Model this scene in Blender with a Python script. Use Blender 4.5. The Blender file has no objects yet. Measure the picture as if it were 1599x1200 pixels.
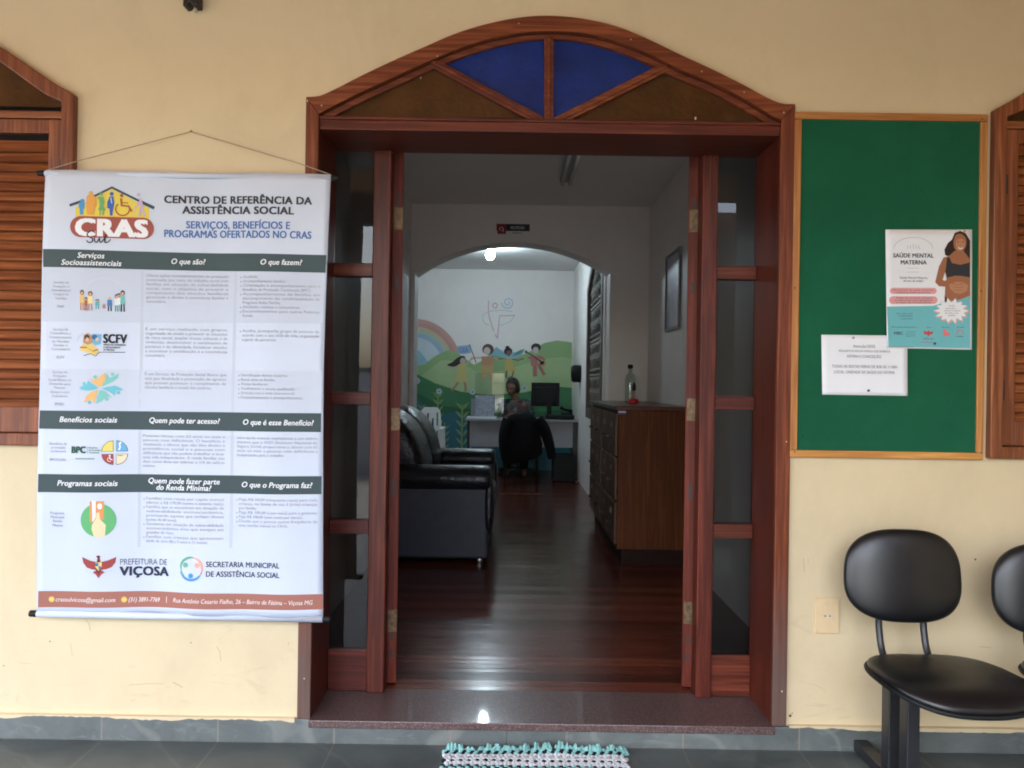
import bpy, bmesh, math, random
from mathutils import Vector, Matrix
from mathutils.geometry import tessellate_polygon
random.seed(7)
S = bpy.context.scene
COL = S.collection
R = math.radians

# ---------------------------------------------------------------- camera, sky, sun, exposure
FPX, CD, CH, ROLL = 1256.0, 2.95, 1.322, R(0.85)
cam = bpy.data.cameras.new('camera'); camo = bpy.data.objects.new('camera', cam); COL.objects.link(camo)
cam.sensor_width = 36.0; cam.lens = FPX / 1599 * 36; cam.clip_end = 500; cam.clip_start = 0.02
camo.location = (0, -CD, CH)
camo.rotation_euler = (Matrix.Rotation(R(90), 3, 'X') @ Matrix.Rotation(ROLL, 3, 'Z')).to_euler()
S.camera = camo
W = bpy.data.worlds.new('World'); S.world = W; W.use_nodes = True
wn = W.node_tree.nodes; wl = W.node_tree.links
sky = wn.new('ShaderNodeTexSky'); sky.sky_type = 'NISHITA'; sky.sun_disc = False
SUN_EL, SUN_AZ = R(58), R(205)
sky.sun_elevation = SUN_EL; sky.sun_rotation = SUN_AZ; sky.air_density = 1.0; sky.dust_density = 4.0; sky.ozone_density = 1.0
wl.new(sky.outputs[0], wn['Background'].inputs[0]); wn['Background'].inputs[1].default_value = 0.14
sl = bpy.data.lights.new('sun', 'SUN'); sl.energy = 1.3; sl.angle = R(12); sl.color = (1, 0.95, 0.87)
so = bpy.data.objects.new('sun', sl); COL.objects.link(so)
sd = Vector((math.sin(SUN_AZ) * math.cos(SUN_EL), math.cos(SUN_AZ) * math.cos(SUN_EL), math.sin(SUN_EL)))
so.rotation_euler = sd.to_track_quat('Z', 'Y').to_euler(); so.location = sd * 40
S.view_settings.view_transform = 'Standard'; S.view_settings.look = 'None'; S.view_settings.gamma = 1
S.view_settings.exposure = 3.4
S.cycles.use_denoising = True; S.cycles.max_bounces = 12; S.cycles.diffuse_bounces = 6; S.cycles.glossy_bounces = 5
S.cycles.transparent_max_bounces = 16; S.cycles.caustics_reflective = False; S.cycles.caustics_refractive = False
S.cycles.sample_clamp_indirect = 6; S.cycles.filter_width = 1.9

# ---------------------------------------------------------------- helpers
def lin(r, g, b):
    f = lambda c: c / 12.92 if c <= 0.04045 else ((c + 0.055) / 1.055) ** 2.4
    return (f(r / 255), f(g / 255), f(b / 255), 1)
def P(px, py, Y=0.0):                       # a photo pixel carried out to the real plane at depth Y
    x = (px - 799.5) / FPX; y = (600 - py) / FPX
    c, s = math.cos(ROLL), math.sin(ROLL); t = Y + CD
    return Vector(((x * c - y * s) * t, Y, CH + (y * c + x * s) * t))
def PX(px, py, Y): return P(px, py, Y).x
def PZ(px, py, Y): return P(px, py, Y).z
def PG(px, py, z):                          # ... or to the real horizontal plane at height z
    r = P(px, py, -CD + 1.0) - Vector((0, -CD, CH)); t = (z - CH) / r.z
    return Vector((0, -CD, CH)) + r * t
def PW(px, py, X):                          # ... or to the real side wall at X
    r = P(px, py, -CD + 1.0) - Vector((0, -CD, CH)); t = X / r.x
    return Vector((0, -CD, CH)) + r * t

MATS = {}
def nt(name):
    m = bpy.data.materials.new(name); m.use_nodes = True; MATS[name] = m
    return m, m.node_tree.nodes, m.node_tree.links, m.node_tree.nodes['Principled BSDF']
def N(n, typ, **kw):
    o = n.new(typ)
    for k, v in kw.items(): setattr(o, k, v)
    return o
def coords(n, l, scale=(1, 1, 1), rot=(0, 0, 0), kind='Object'):
    tc = N(n, 'ShaderNodeTexCoord'); mp = N(n, 'ShaderNodeMapping')
    mp.inputs['Scale'].default_value = scale; mp.inputs['Rotation'].default_value = rot
    l.new(tc.outputs[kind], mp.inputs[0]); return mp.outputs[0]
def noise(n, l, vec, sc, det=4, rough=0.55, dist=0):
    t = N(n, 'ShaderNodeTexNoise'); t.inputs['Scale'].default_value = sc; t.inputs['Detail'].default_value = det
    t.inputs['Roughness'].default_value = rough; t.inputs['Distortion'].default_value = dist
    l.new(vec, t.inputs['Vector']); return t.outputs[0]
def ramp(n, l, fac, stops):
    r = N(n, 'ShaderNodeValToRGB'); e = r.color_ramp.elements
    while len(e) < len(stops): e.new(0.5)
    for i, (p, c) in enumerate(stops):
        e[i].position = p; e[i].color = c if len(c) == 4 else (*c, 1)
    l.new(fac, r.inputs[0]); return r.outputs[0]
def mixc(n, l, fac, a, b, mode='MIX'):
    m = N(n, 'ShaderNodeMix', data_type='RGBA', blend_type=mode)
    for s, v in ((0, fac), (6, a), (7, b)):
        if hasattr(v, 'is_linked'): l.new(v, m.inputs[s])
        else: m.inputs[s].default_value = v
    return m.outputs[2]
def math_(n, l, op, a, b=0.0, c=0.0):
    m = N(n, 'ShaderNodeMath', operation=op)
    for i, v in enumerate((a, b, c)):
        if hasattr(v, 'is_linked'): l.new(v, m.inputs[i])
        else: m.inputs[i].default_value = v
    return m.outputs[0]
def bump(n, l, bs, h, strength=0.2, dist=0.01):
    b = N(n, 'ShaderNodeBump'); b.inputs['Strength'].default_value = strength; b.inputs['Distance'].default_value = dist
    l.new(h, b.inputs['Height']); l.new(b.outputs[0], bs.inputs['Normal'])
def plain(name, col, rough=0.5, metal=0.0, var=0.12, sc=18, spec=None, bmp=0.0, bsc=200):
    m, n, l, b = nt(name); v = coords(n, l)
    f = noise(n, l, v, sc)
    dk = tuple(c * (1 - var) for c in col[:3]) + (1,); lt = tuple(min(1, c * (1 + var)) for c in col[:3]) + (1,)
    l.new(ramp(n, l, f, [(0.3, dk), (0.7, lt)]), b.inputs['Base Color'])
    l.new(math_(n, l, 'MULTIPLY_ADD', noise(n, l, v, sc * 2.3), 0.16, rough - 0.08), b.inputs['Roughness'])
    b.inputs['Metallic'].default_value = metal
    if spec is not None: b.inputs['Specular IOR Level'].default_value = spec
    if bmp: bump(n, l, b, noise(n, l, v, bsc, 3), bmp, 0.004)
    return m
def ink(name, col, rough=0.6):
    m, n, l, b = nt(name); b.inputs['Base Color'].default_value = col; b.inputs['Roughness'].default_value = rough
    b.inputs['Specular IOR Level'].default_value = 0.2
    return m
def wood(name, a, b_, axis='Z', rough=0.35, coat=0.3, weather=False, gs=1.0, spec=0.3):
    m, n, l, b = nt(name)
    sc = {'Z': (60, 60, 2.2), 'X': (2.2, 60, 60), 'Y': (60, 2.2, 60), 'N': (14, 14, 14)}[axis]
    v = coords(n, l, tuple(s * gs for s in sc)); v2 = coords(n, l, (1, 1, 1))
    g = noise(n, l, v, 1.0, 6, 0.6, 0.6); big = noise(n, l, v2, 2.2, 3)
    c = ramp(n, l, g, [(0.25, tuple(x * 0.9 for x in a[:3]) + (1,)), (0.45, a), (0.66, b_), (0.85, tuple(x * 1.15 for x in b_[:3]) + (1,))])
    oi = N(n, 'ShaderNodeObjectInfo'); hs = N(n, 'ShaderNodeHueSaturation')      # each board its own tone
    l.new(math_(n, l, 'MULTIPLY_ADD', oi.outputs['Random'], 0.42, 0.82), hs.inputs['Value']); l.new(math_(n, l, 'MULTIPLY_ADD', oi.outputs['Random'], 0.012, 0.494), hs.inputs['Hue']); l.new(c, hs.inputs['Color']); c = hs.outputs[0]
    c = mixc(n, l, math_(n, l, 'MULTIPLY', big, 0.45), c, tuple(x * 0.55 for x in a[:3]) + (1,))
    rg = math_(n, l, 'MULTIPLY_ADD', g, 0.2, rough - 0.08)
    if weather:
        sep = N(n, 'ShaderNodeSeparateXYZ'); tc = N(n, 'ShaderNodeTexCoord'); l.new(tc.outputs['Object'], sep.inputs[0])
        mr = N(n, 'ShaderNodeMapRange'); mr.inputs[1].default_value = 0.62; mr.inputs[2].default_value = 0.18
        l.new(sep.outputs[2], mr.inputs[0])
        k = math_(n, l, 'MULTIPLY', mr.outputs[0], math_(n, l, 'MULTIPLY_ADD', g, 1.6, 0.0)); k = math_(n, l, 'MINIMUM', k, 0.85)
        c = mixc(n, l, k, c, lin(92, 78, 72)); rg = math_(n, l, 'ADD', rg, math_(n, l, 'MULTIPLY', k, 0.3))
    l.new(c, b.inputs['Base Color']); l.new(rg, b.inputs['Roughness'])
    b.inputs['Specular IOR Level'].default_value = spec; b.inputs['Coat Weight'].default_value = coat; b.inputs['Coat Roughness'].default_value = 0.22
    bump(n, l, b, g, 0.12, 0.003)
    return m
def thin_glass(name, tint=(0.93, 0.96, 0.95, 1), rough=0.0, ior=1.5, extra=0.0, diff=None, dfac=0.0, bmp=0.0, bsc=60):
    m, n, l, b = nt(name); n.remove(b)
    tr = N(n, 'ShaderNodeBsdfTransparent'); tr.inputs[0].default_value = tint
    gl = N(n, 'ShaderNodeBsdfGlossy'); gl.inputs['Roughness'].default_value = rough
    fr = N(n, 'ShaderNodeLayerWeight'); fr.inputs[0].default_value = 0.5
    fac = math_(n, l, 'MULTIPLY_ADD', math_(n, l, 'POWER', fr.outputs['Facing'], 5.0), 0.9, 0.03)
    base = tr.outputs[0]
    v = coords(n, l)
    if diff:
        df = N(n, 'ShaderNodeBsdfDiffuse'); f = noise(n, l, v, 9, 3)
        l.new(ramp(n, l, f, [(0.3, tuple(c * 0.6 for c in diff[:3]) + (1,)), (0.7, diff)]), df.inputs[0])
        mx = N(n, 'ShaderNodeMixShader'); mx.inputs[0].default_value = dfac
        l.new(tr.outputs[0], mx.inputs[1]); l.new(df.outputs[0], mx.inputs[2]); base = mx.outputs[0]
    if bmp:
        bp = N(n, 'ShaderNodeBump'); bp.inputs['Strength'].default_value = bmp; bp.inputs['Distance'].default_value = 0.01
        l.new(noise(n, l, v, bsc, 2), bp.inputs['Height']); l.new(bp.outputs[0], gl.inputs['Normal'])
        if diff: l.new(bp.outputs[0], df.inputs['Normal'])
        l.new(bp.outputs[0], fr.inputs['Normal'])
    ms = N(n, 'ShaderNodeMixShader'); l.new(math_(n, l, 'ADD', fac, extra), ms.inputs[0])
    l.new(base, ms.inputs[1]); l.new(gl.outputs[0], ms.inputs[2])
    l.new(ms.outputs[0], n['Material Output'].inputs[0])
    return m

class MB:                                   # collects faces, links them as one mesh object
    def __init__(s): s.v = []; s.f = []; s.mi = []; s.mats = []; s.m = 0
    def mat(s, m):
        if m not in s.mats: s.mats.append(m)
        s.m = s.mats.index(m); return s
    def add(s, vs, fs):
        o = len(s.v); s.v += [Vector(v) for v in vs]; s.f += [tuple(i + o for i in f) for f in fs]; s.mi += [s.m] * len(fs); return s
    def box(s, x0, x1, y0, y1, z0, z1, M=None):
        vs = [Vector((x, y, z)) for z in (z0, z1) for y in (y0, y1) for x in (x0, x1)]
        if M: vs = [M @ v for v in vs]
        return s.add(vs, [(0, 2, 3, 1), (4, 5, 7, 6), (0, 1, 5, 4), (2, 6, 7, 3), (0, 4, 6, 2), (1, 3, 7, 5)])
    def prism(s, pts, y0, y1):              # outline in the XZ plane, pushed from y0 to y1
        n = len(pts)
        vs = [Vector((p[0], y0, p[1])) for p in pts] + [Vector((p[0], y1, p[1])) for p in pts]
        tri = tessellate_polygon([[Vector((p[0], p[1], 0)) for p in pts]])
        fs = [tuple(t) for t in tri] + [tuple(i + n for i in reversed(t)) for t in tri]
        fs += [(i, (i + 1) % n, (i + 1) % n + n, i + n) for i in range(n)]
        return s.add(vs, fs)
    def plate(s, outer, holes, y0, y1):     # wall slab with openings
        loops = [outer] + holes; vs = []; fs = []
        flat = [p for lp in loops for p in lp]; n = len(flat)
        vs = [Vector((p[0], y0, p[1])) for p in flat] + [Vector((p[0], y1, p[1])) for p in flat]
        tri = tessellate_polygon([[Vector((p[0], p[1], 0)) for p in lp] for lp in loops])
        fs = [tuple(t) for t in tri] + [tuple(i + n for i in reversed(t)) for t in tri]
        o = 0
        for lp in loops:
            k = len(lp); fs += [(o + i, o + (i + 1) % k, o + (i + 1) % k + n, o + i + n) for i in range(k)]; o += k
        return s.add(vs, fs)
    def tube(s, pts, r, seg=8, cap=True):
        pts = [Vector(p) for p in pts]; rs = r if isinstance(r, (list, tuple)) else [r] * len(pts)
        vs = []; fs = []; up = None
        for i, p in enumerate(pts):
            d = (pts[min(i + 1, len(pts) - 1)] - pts[max(i - 1, 0)]).normalized()
            if up is None: up = d.orthogonal().normalized()
            up = (up - d * up.dot(d)).normalized(); q = d.cross(up)
            for k in range(seg):
                a = 2 * math.pi * k / seg; vs.append(p + (up * math.cos(a) + q * math.sin(a)) * rs[i])
        for i in range(len(pts) - 1):
            for k in range(seg):
                a = i * seg + k; b = i * seg + (k + 1) % seg; fs.append((a, b, b + seg, a + seg))
        if cap: fs += [tuple(range(seg - 1, -1, -1)), tuple(range((len(pts) - 1) * seg, len(pts) * seg))]
        return s.add(vs, fs)
    def lathe(s, prof, c, seg=24):
        vs = []; fs = []
        for r, z in prof:
            for k in range(seg):
                a = 2 * math.pi * k / seg; vs.append(Vector((c[0] + r * math.cos(a), c[1] + r * math.sin(a), c[2] + z)))
        for i in range(len(prof) - 1):
            for k in range(seg):
                a = i * seg + k; b = i * seg + (k + 1) % seg; fs.append((a, b, b + seg, a + seg))
        fs += [tuple(range(seg - 1, -1, -1)), tuple(range((len(prof) - 1) * seg, len(prof) * seg))]
        return s.add(vs, fs)
    def pad(s, c, hx, hy, hz, e1=2.6, e2=2.6, M=None, seg=40, rings=16, fn=None):    # superellipsoid cushion
        pw = lambda a, e: math.copysign(abs(a) ** (2 / e), a)
        vs = []; fs = []
        for i in range(rings + 1):
            t = -math.pi / 2 + math.pi * i / rings
            for k in range(seg):
                p = 2 * math.pi * k / seg
                v = Vector((hx * pw(math.cos(t), e2) * pw(math.cos(p), e1), hy * pw(math.cos(t), e2) * pw(math.sin(p), e1), hz * pw(math.sin(t), e2)))
                if fn: v = fn(v)
                if M: v = M @ v
                vs.append(v + Vector(c))
        for i in range(rings):
            for k in range(seg):
                a = i * seg + k; b = i * seg + (k + 1) % seg; fs.append((a, b, b + seg, a + seg))
        return s.add(vs, fs)
    def build(s, name, m=None, parent=None, smooth=False, bevel=0.0, local=False, subsurf=0):
        off = Vector((0, 0, 0))
        if parent is not None and not local:
            off = parent.location.copy(); q = parent.parent
            while q: off += q.location; q = q.parent
        me = bpy.data.meshes.new(name); me.from_pydata([v - off for v in s.v], [], s.f)
        for mm in (s.mats or [m]): me.materials.append(mm)
        if s.mats: me.polygons.foreach_set('material_index', s.mi)
        bm = bmesh.new(); bm.from_mesh(me); bmesh.ops.recalc_face_normals(bm, faces=bm.faces); bm.to_mesh(me); bm.free()
        if smooth: me.polygons.foreach_set('use_smooth', [True] * len(me.polygons))
        o = bpy.data.objects.new(name, me); COL.objects.link(o)
        if parent is not None: o.parent = parent
        if bevel:
            b = o.modifiers.new('bevel', 'BEVEL'); b.width = bevel; b.segments = 2; b.limit_method = 'ANGLE'; b.angle_limit = R(40)
        if subsurf:
            b = o.modifiers.new('smooth', 'SUBSURF'); b.levels = subsurf; b.render_levels = subsurf
        return o
def tag(o, label, cat, group=None):
    o['label'] = label; o['category'] = cat
    if group: o['group'] = group
    return o
def thing(name, loc, label, cat, group=None):
    o = bpy.data.objects.new(name, None); o.empty_display_size = 0.1; COL.objects.link(o); o.location = loc
    return tag(o, label, cat, group)
def struct(o): o['kind'] = 'structure'; return o

# lettering: glyph outlines of the built-in font, laid into a mesh builder
_fc = {}
def glyphs(txt, bold=0.0, italic=0.0):
    k = (txt, bold, italic)
    if k in _fc: return _fc[k]
    cu = bpy.data.curves.new('glyphs', 'FONT'); cu.body = txt; cu.size = 1; cu.shear = italic; cu.resolution_u = 3
    cu.space_character = 1.0 + bold * 1.6
    ob = bpy.data.objects.new('glyphs', cu); COL.objects.link(ob)
    dg = bpy.context.evaluated_depsgraph_get(); me = bpy.data.meshes.new_from_object(ob.evaluated_get(dg))
    vs = [(v.co.x, v.co.y) for v in me.vertices]; fs = [tuple(p.vertices) for p in me.polygons]
    bpy.data.objects.remove(ob); bpy.data.curves.remove(cu); bpy.data.meshes.remove(me)
    _fc[k] = (vs, fs); return _fc[k]
_h = glyphs('H'); CAP = max(v[1] for v in _h[0])
def text(mb, m, fn, txt, x0, x1, cy, cap, bold=0.0, italic=0.0, fit=True, align='C', layer=3, tilt=0.0148):
    """write txt between pixels x0 and x1, cap height centred on cy; fn(px, py, layer) gives the 3-D point"""
    vs, fs = glyphs(txt, bold, italic)
    if not vs: return
    a = min(v[0] for v in vs); b = max(v[0] for v in vs); s = cap / CAP; sx = s
    if fit: sx = (x1 - x0) / (b - a)
    w = (b - a) * sx; xl = x0 if (fit or align == 'L') else (x0 + x1) / 2 - w / 2
    cx = (x0 + x1) / 2; e = max(0.0, bold) * s * 1.3
    shifts = [(0, 0)] if bold < 0.004 else ([(-e, 0), (e, 0)] if bold < 0.012 else [(-e, -e * 0.5), (e, -e * 0.5), (-e, e * 0.5), (e, e * 0.5), (0, 0)])
    for i, (ax, ay) in enumerate(shifts):      # heavier strokes: the same outline struck again, a hair apart
        out = []
        for x, y in vs:
            px = xl + (x - a) * sx + ax; dy = -(y - CAP / 2) * s + ay
            out.append(fn(px - dy * tilt, cy + dy + (px - cx) * tilt, layer + 0.09 * i))
        mb.mat(m).add(out, fs)
def flat(mb, m, fn, pts, layer=2):
    tri = [[pts[i] for i in t] for t in tessellate_polygon([[Vector((x, -y, 0)) for x, y in pts]])]
    if fn.__name__ in ('BN', 'FP'):           # on rippled or curling sheets large shapes are cut small enough to follow the cloth
        done = []
        while tri:
            t = tri.pop(); d = [math.dist(t[i], t[(i + 1) % 3]) for i in range(3)]; i = d.index(max(d))
            if d[i] < 9: done.append(t); continue
            p, q_, r_ = t[i], t[(i + 1) % 3], t[(i + 2) % 3]; mm = ((p[0] + q_[0]) / 2, (p[1] + q_[1]) / 2)
            tri += [[p, mm, r_], [mm, q_, r_]]
        tri = done
    mb.mat(m)
    for t in tri: mb.add([fn(x, y, layer) for x, y in t], [(0, 1, 2)])
def disc(mb, m, fn, cx, cy, rx, ry=None, layer=2, n=24, a0=0, a1=360):
    ry = ry or rx
    pts = [(cx + rx * math.cos(R(a0 + (a1 - a0) * i / n)), cy + ry * math.sin(R(a0 + (a1 - a0) * i / n))) for i in range(n + (a1 - a0 < 360))]
    if a1 - a0 < 360: pts.append((cx, cy))
    flat(mb, m, fn, pts, layer)
def stroke(mb, m, fn, pts, w, layer=3):
    L = []; Rr = []
    for i, (x, y) in enumerate(pts):
        x0, y0 = pts[max(i - 1, 0)]; x1, y1 = pts[min(i + 1, len(pts) - 1)]
        d = math.hypot(x1 - x0, y1 - y0) or 1; nx, ny = -(y1 - y0) / d, (x1 - x0) / d
        ww = w[i] if isinstance(w, (list, tuple)) else w
        L.append((x + nx * ww / 2, y + ny * ww / 2)); Rr.append((x - nx * ww / 2, y - ny * ww / 2))
    n = len(pts); vs = [fn(x, y, layer) for x, y in L + Rr]
    mb.mat(m).add(vs, [(i, i + 1, i + 1 + n, i + n) for i in range(n - 1)])
def arcpts(cx, cy, r, a0, a1, n=16, ry=None):
    return [(cx + r * math.cos(R(a0 + (a1 - a0) * i / n)), cy + (ry or r) * math.sin(R(a0 + (a1 - a0) * i / n))) for i in range(n + 1)]
def spline(pts, n=6):                       # Catmull-Rom through 2-D points
    out = []
    for i in range(len(pts) - 1):
        p0 = pts[max(i - 1, 0)]; p1 = pts[i]; p2 = pts[i + 1]; p3 = pts[min(i + 2, len(pts) - 1)]
        for k in range(n):
            t = k / n
            out.append(tuple(0.5 * (2 * p1[j] + (p2[j] - p0[j]) * t + (2 * p0[j] - 5 * p1[j] + 4 * p2[j] - p3[j]) * t * t + (3 * p1[j] - p0[j] - 3 * p2[j] + p3[j]) * t ** 3) for j in range(len(p1))))
    out.append(tuple(pts[-1])); return out

# ---------------------------------------------------------------- materials
def wall_paint(name, a, dirt, stains=True):
    m, n, l, b = nt(name); v = coords(n, l)
    f = noise(n, l, v, 1.3, 5, 0.6); f2 = noise(n, l, v, 14, 4, 0.6)
    c = ramp(n, l, f, [(0.3, tuple(x * 0.94 for x in a[:3]) + (1,)), (0.7, a)])
    if stains:
        st = ramp(n, l, noise(n, l, coords(n, l, (3, 3, 9)), 1.4, 6, 0.7, 1.2), [(0.60, (0, 0, 0, 1)), (0.74, (1, 1, 1, 1))])
        sep = N(n, 'ShaderNodeSeparateXYZ'); tc = N(n, 'ShaderNodeTexCoord'); l.new(tc.outputs['Object'], sep.inputs[0])
        mr = N(n, 'ShaderNodeMapRange'); mr.inputs[1].default_value = 1.1; mr.inputs[2].default_value = 0.2; l.new(sep.outputs[2], mr.inputs[0])
        c = mixc(n, l, math_(n, l, 'MULTIPLY', math_(n, l, 'MULTIPLY', st, 0.3), mr.outputs[0]), c, dirt)
        sp = ramp(n, l, noise(n, l, v, 38, 3, 0.5), [(0.74, (0, 0, 0, 1)), (0.78, (1, 1, 1, 1))])
        c = mixc(n, l, math_(n, l, 'MULTIPLY', sp, 0.25), c, dirt)
    c = mixc(n, l, math_(n, l, 'MULTIPLY', f2, 0.16), c, dirt)
    blot = ramp(n, l, noise(n, l, coords(n, l, (1, 1, 0.55)), 3.1, 6, 0.68, 0.6), [(0.50, (0, 0, 0, 1)), (0.66, (1, 1, 1, 1))])
    c = mixc(n, l, math_(n, l, 'MULTIPLY', blot, 0.13), c, dirt)
    l.new(c, b.inputs['Base Color']); b.inputs['Roughness'].default_value = 0.55; b.inputs['Specular IOR Level'].default_value = 0.35
    bump(n, l, b, noise(n, l, v, 90, 3), 0.12, 0.003)
    return m
M_WALL = wall_paint('peach_paint', (0.66, 0.545, 0.345, 1), (0.33, 0.26, 0.16, 1))
M_WHITE = wall_paint('white_paint', (0.83, 0.79, 0.76, 1), (0.62, 0.57, 0.53, 1), False)
M_CEIL = wall_paint('ceiling_paint', (0.82, 0.81, 0.8, 1), (0.62, 0.6, 0.58, 1), False)
M_CASE = wood('casing_wood', lin(100, 48, 27), lin(146, 78, 46), 'Z', 0.46, 0.06, True, spec=0.25)
M_CASEX = wood('casing_wood_across', lin(100, 48, 27), lin(146, 78, 46), 'X', 0.46, 0.06, spec=0.25)
M_DOOR = wood('varnished_red_wood', lin(76, 31, 21), lin(114, 53, 38), 'Z', 0.4, 0.08, spec=0.22)
M_DOORX = wood('varnished_red_wood_across', lin(76, 31, 21), lin(114, 53, 38), 'X', 0.4, 0.08, spec=0.22)
M_LEAF = wood('leaf_edge_wood', lin(88, 36, 22), lin(128, 60, 38), 'Z', 0.5, 0.0, spec=0.2)
M_SHUT = wood('shutter_wood', lin(112, 60, 34), lin(162, 96, 58), 'X', 0.42, 0.2)
M_SHUTZ = wood('shutter_stile_wood', lin(112, 60, 34), lin(162, 96, 58), 'Z', 0.42, 0.2)
M_PINE = wood('pine_moulding', lin(170, 112, 58), lin(205, 148, 84), 'Z', 0.5, 0.1)
M_PINEX = wood('pine_moulding_across', lin(170, 112, 58), lin(205, 148, 84), 'X', 0.5, 0.1)
M_CAB = wood('cabinet_veneer', lin(90, 48, 18), lin(114, 68, 31), 'Z', 0.5, 0.0, spec=0.15)
M_CABD = wood('cabinet_drawer_wood', lin(92, 66, 50), lin(112, 84, 66), 'Z', 0.5, 0.0, spec=0.2)
M_CABT = wood('cabinet_top_wood', lin(84, 46, 32), lin(112, 66, 46), 'Y', 0.3, 0.3)
M_BLK = plain('black_vinyl', (0.006, 0.0065, 0.008, 1), 0.33, 0, 0.2, 9, 0.5, 0.10, 260)
M_BLKM = plain('black_painted_steel', (0.016, 0.017, 0.02, 1), 0.38, 0.0, 0.2, 25)
M_BLKP = plain('black_plastic', (0.008, 0.009, 0.010, 1), 0.5, 0, 0.15, 30, 0.2)
M_CLOTH = plain('black_cloth', (0.008, 0.008, 0.01, 1), 0.85, 0, 0.3, 60, 0.2, 0.3, 300)
def leather():
    m, n, l, b = nt('black_leather'); v = coords(n, l); b.inputs['Base Color'].default_value = (0.012, 0.012, 0.015, 1)
    f = noise(n, l, v, 7, 4); l.new(math_(n, l, 'MULTIPLY_ADD', f, 0.3, 0.22), b.inputs['Roughness'])
    h = math_(n, l, 'ADD', math_(n, l, 'MULTIPLY', noise(n, l, coords(n, l, (1, 0.5, 1.6)), 11, 3, 0.5, 1.5), 1.0), math_(n, l, 'MULTIPLY', noise(n, l, v, 130, 3), 0.10))
    bump(n, l, b, h, 0.35, 0.03); return m
M_LEATHER = leather()
M_SOFAS = plain('dark_navy_upholstery', (0.03, 0.033, 0.045, 1), 0.55, 0, 0.15, 12, 0.4, 0.15, 240)
M_BRASS = plain('worn_brass', (0.11, 0.066, 0.032, 1), 0.5, 0.5, 0.6, 60)
M_STEEL = plain('dull_steel', (0.4, 0.4, 0.4, 1), 0.35, 0.9, 0.15, 30)
M_IRON = plain('black_iron', (0.012, 0.012, 0.012, 1), 0.5, 0.3, 0.2, 40)
M_PLATE = plain('cream_plastic', (0.66, 0.50, 0.29, 1), 0.4, 0, 0.05, 30)
M_WPL = plain('white_plastic', (0.72, 0.73, 0.74, 1), 0.35, 0, 0.04, 20)
M_PAPER = plain('white_paper', (0.74, 0.76, 0.80, 1), 0.7, 0, 0.03, 6, 0.25)
M_SHEET = plain('white_banner_vinyl', (0.505, 0.555, 0.65, 1), 0.45, 0, 0.03, 5, 0.4)
M_CORD = plain('jute_cord', (0.35, 0.27, 0.18, 1), 0.8, 0, 0.2, 200)
M_DESKG = plain('grey_laminate', (0.30, 0.30, 0.33, 1), 0.45, 0, 0.06, 12)
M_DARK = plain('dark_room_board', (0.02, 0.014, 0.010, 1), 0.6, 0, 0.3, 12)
M_SKIN = plain('brown_skin', (0.16, 0.075, 0.045, 1), 0.5, 0, 0.1, 30)
M_HAIR = plain('black_hair', (0.008, 0.007, 0.007, 1), 0.45, 0, 0.3, 80, 0.5, 0.4, 150)
M_GLASS = thin_glass('clear_pane', (0.46, 0.48, 0.49, 1), 0.0, 1.55, 0.0)
M_BOTTLE = thin_glass('bottle_glass', (0.75, 0.83, 0.78, 1), 0.02, 1.5, 0.05)
M_ACRYL = thin_glass('acrylic', (0.93, 0.95, 0.96, 1), 0.03, 1.4, 0.03)
M_BLUEG = thin_glass('blue_hammered_glass', (0.012, 0.035, 0.36, 1), 0.16, 1.5, 0.0, (0.012, 0.050, 0.30, 1), 0.66, 0.22, 50)
M_AMBERG = thin_glass('amber_hammered_glass', (0.09, 0.035, 0.008, 1), 0.16, 1.5, 0.0, (0.12, 0.050, 0.014, 1), 0.70, 0.2, 50)

def felt():
    m, n, l, b = nt('green_felt'); v = coords(n, l)
    f = noise(n, l, v, 3, 5, 0.6); g = noise(n, l, v, 300, 2)
    c = ramp(n, l, f, [(0.3, (0.004, 0.078, 0.035, 1)), (0.7, (0.007, 0.112, 0.052, 1))])
    c = mixc(n, l, math_(n, l, 'MULTIPLY', g, 0.25), c, (0.01, 0.06, 0.035, 1))
    pin = ramp(n, l, noise(n, l, v, 55, 1, 0.3), [(0.79, (0, 0, 0, 1)), (0.81, (1, 1, 1, 1))])
    c = mixc(n, l, math_(n, l, 'MULTIPLY', pin, 0.6), c, (0.003, 0.02, 0.012, 1))
    l.new(c, b.inputs['Base Color']); b.inputs['Roughness'].default_value = 0.9; b.inputs['Specular IOR Level'].default_value = 0.15
    b.inputs['Sheen Weight'].default_value = 0.15
    bump(n, l, b, g, 0.4, 0.003); return m
M_FELT = felt()

def granite():
    m, n, l, b = nt('brown_granite'); v = coords(n, l)
    vo = N(n, 'ShaderNodeTexVoronoi'); vo.inputs['Scale'].default_value = 330; l.new(v, vo.inputs['Vector'])
    s1 = N(n, 'ShaderNodeSeparateColor'); l.new(vo.outputs['Color'], s1.inputs[0])
    c = ramp(n, l, s1.outputs[0], [(0.0, lin(62, 50, 49)), (0.45, lin(86, 68, 66)), (0.8, lin(104, 86, 82)), (1.0, lin(134, 116, 111))])
    c = mixc(n, l, math_(n, l, 'MULTIPLY', noise(n, l, v, 6, 3), 0.4), c, lin(70, 46, 44))
    l.new(c, b.inputs['Base Color']); b.inputs['Roughness'].default_value = 0.34; b.inputs['Specular IOR Level'].default_value = 0.25; b.inputs['Coat Weight'].default_value = 0.35; b.inputs['Coat Roughness'].default_value = 0.04; return m
M_GRAN = granite()

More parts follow.
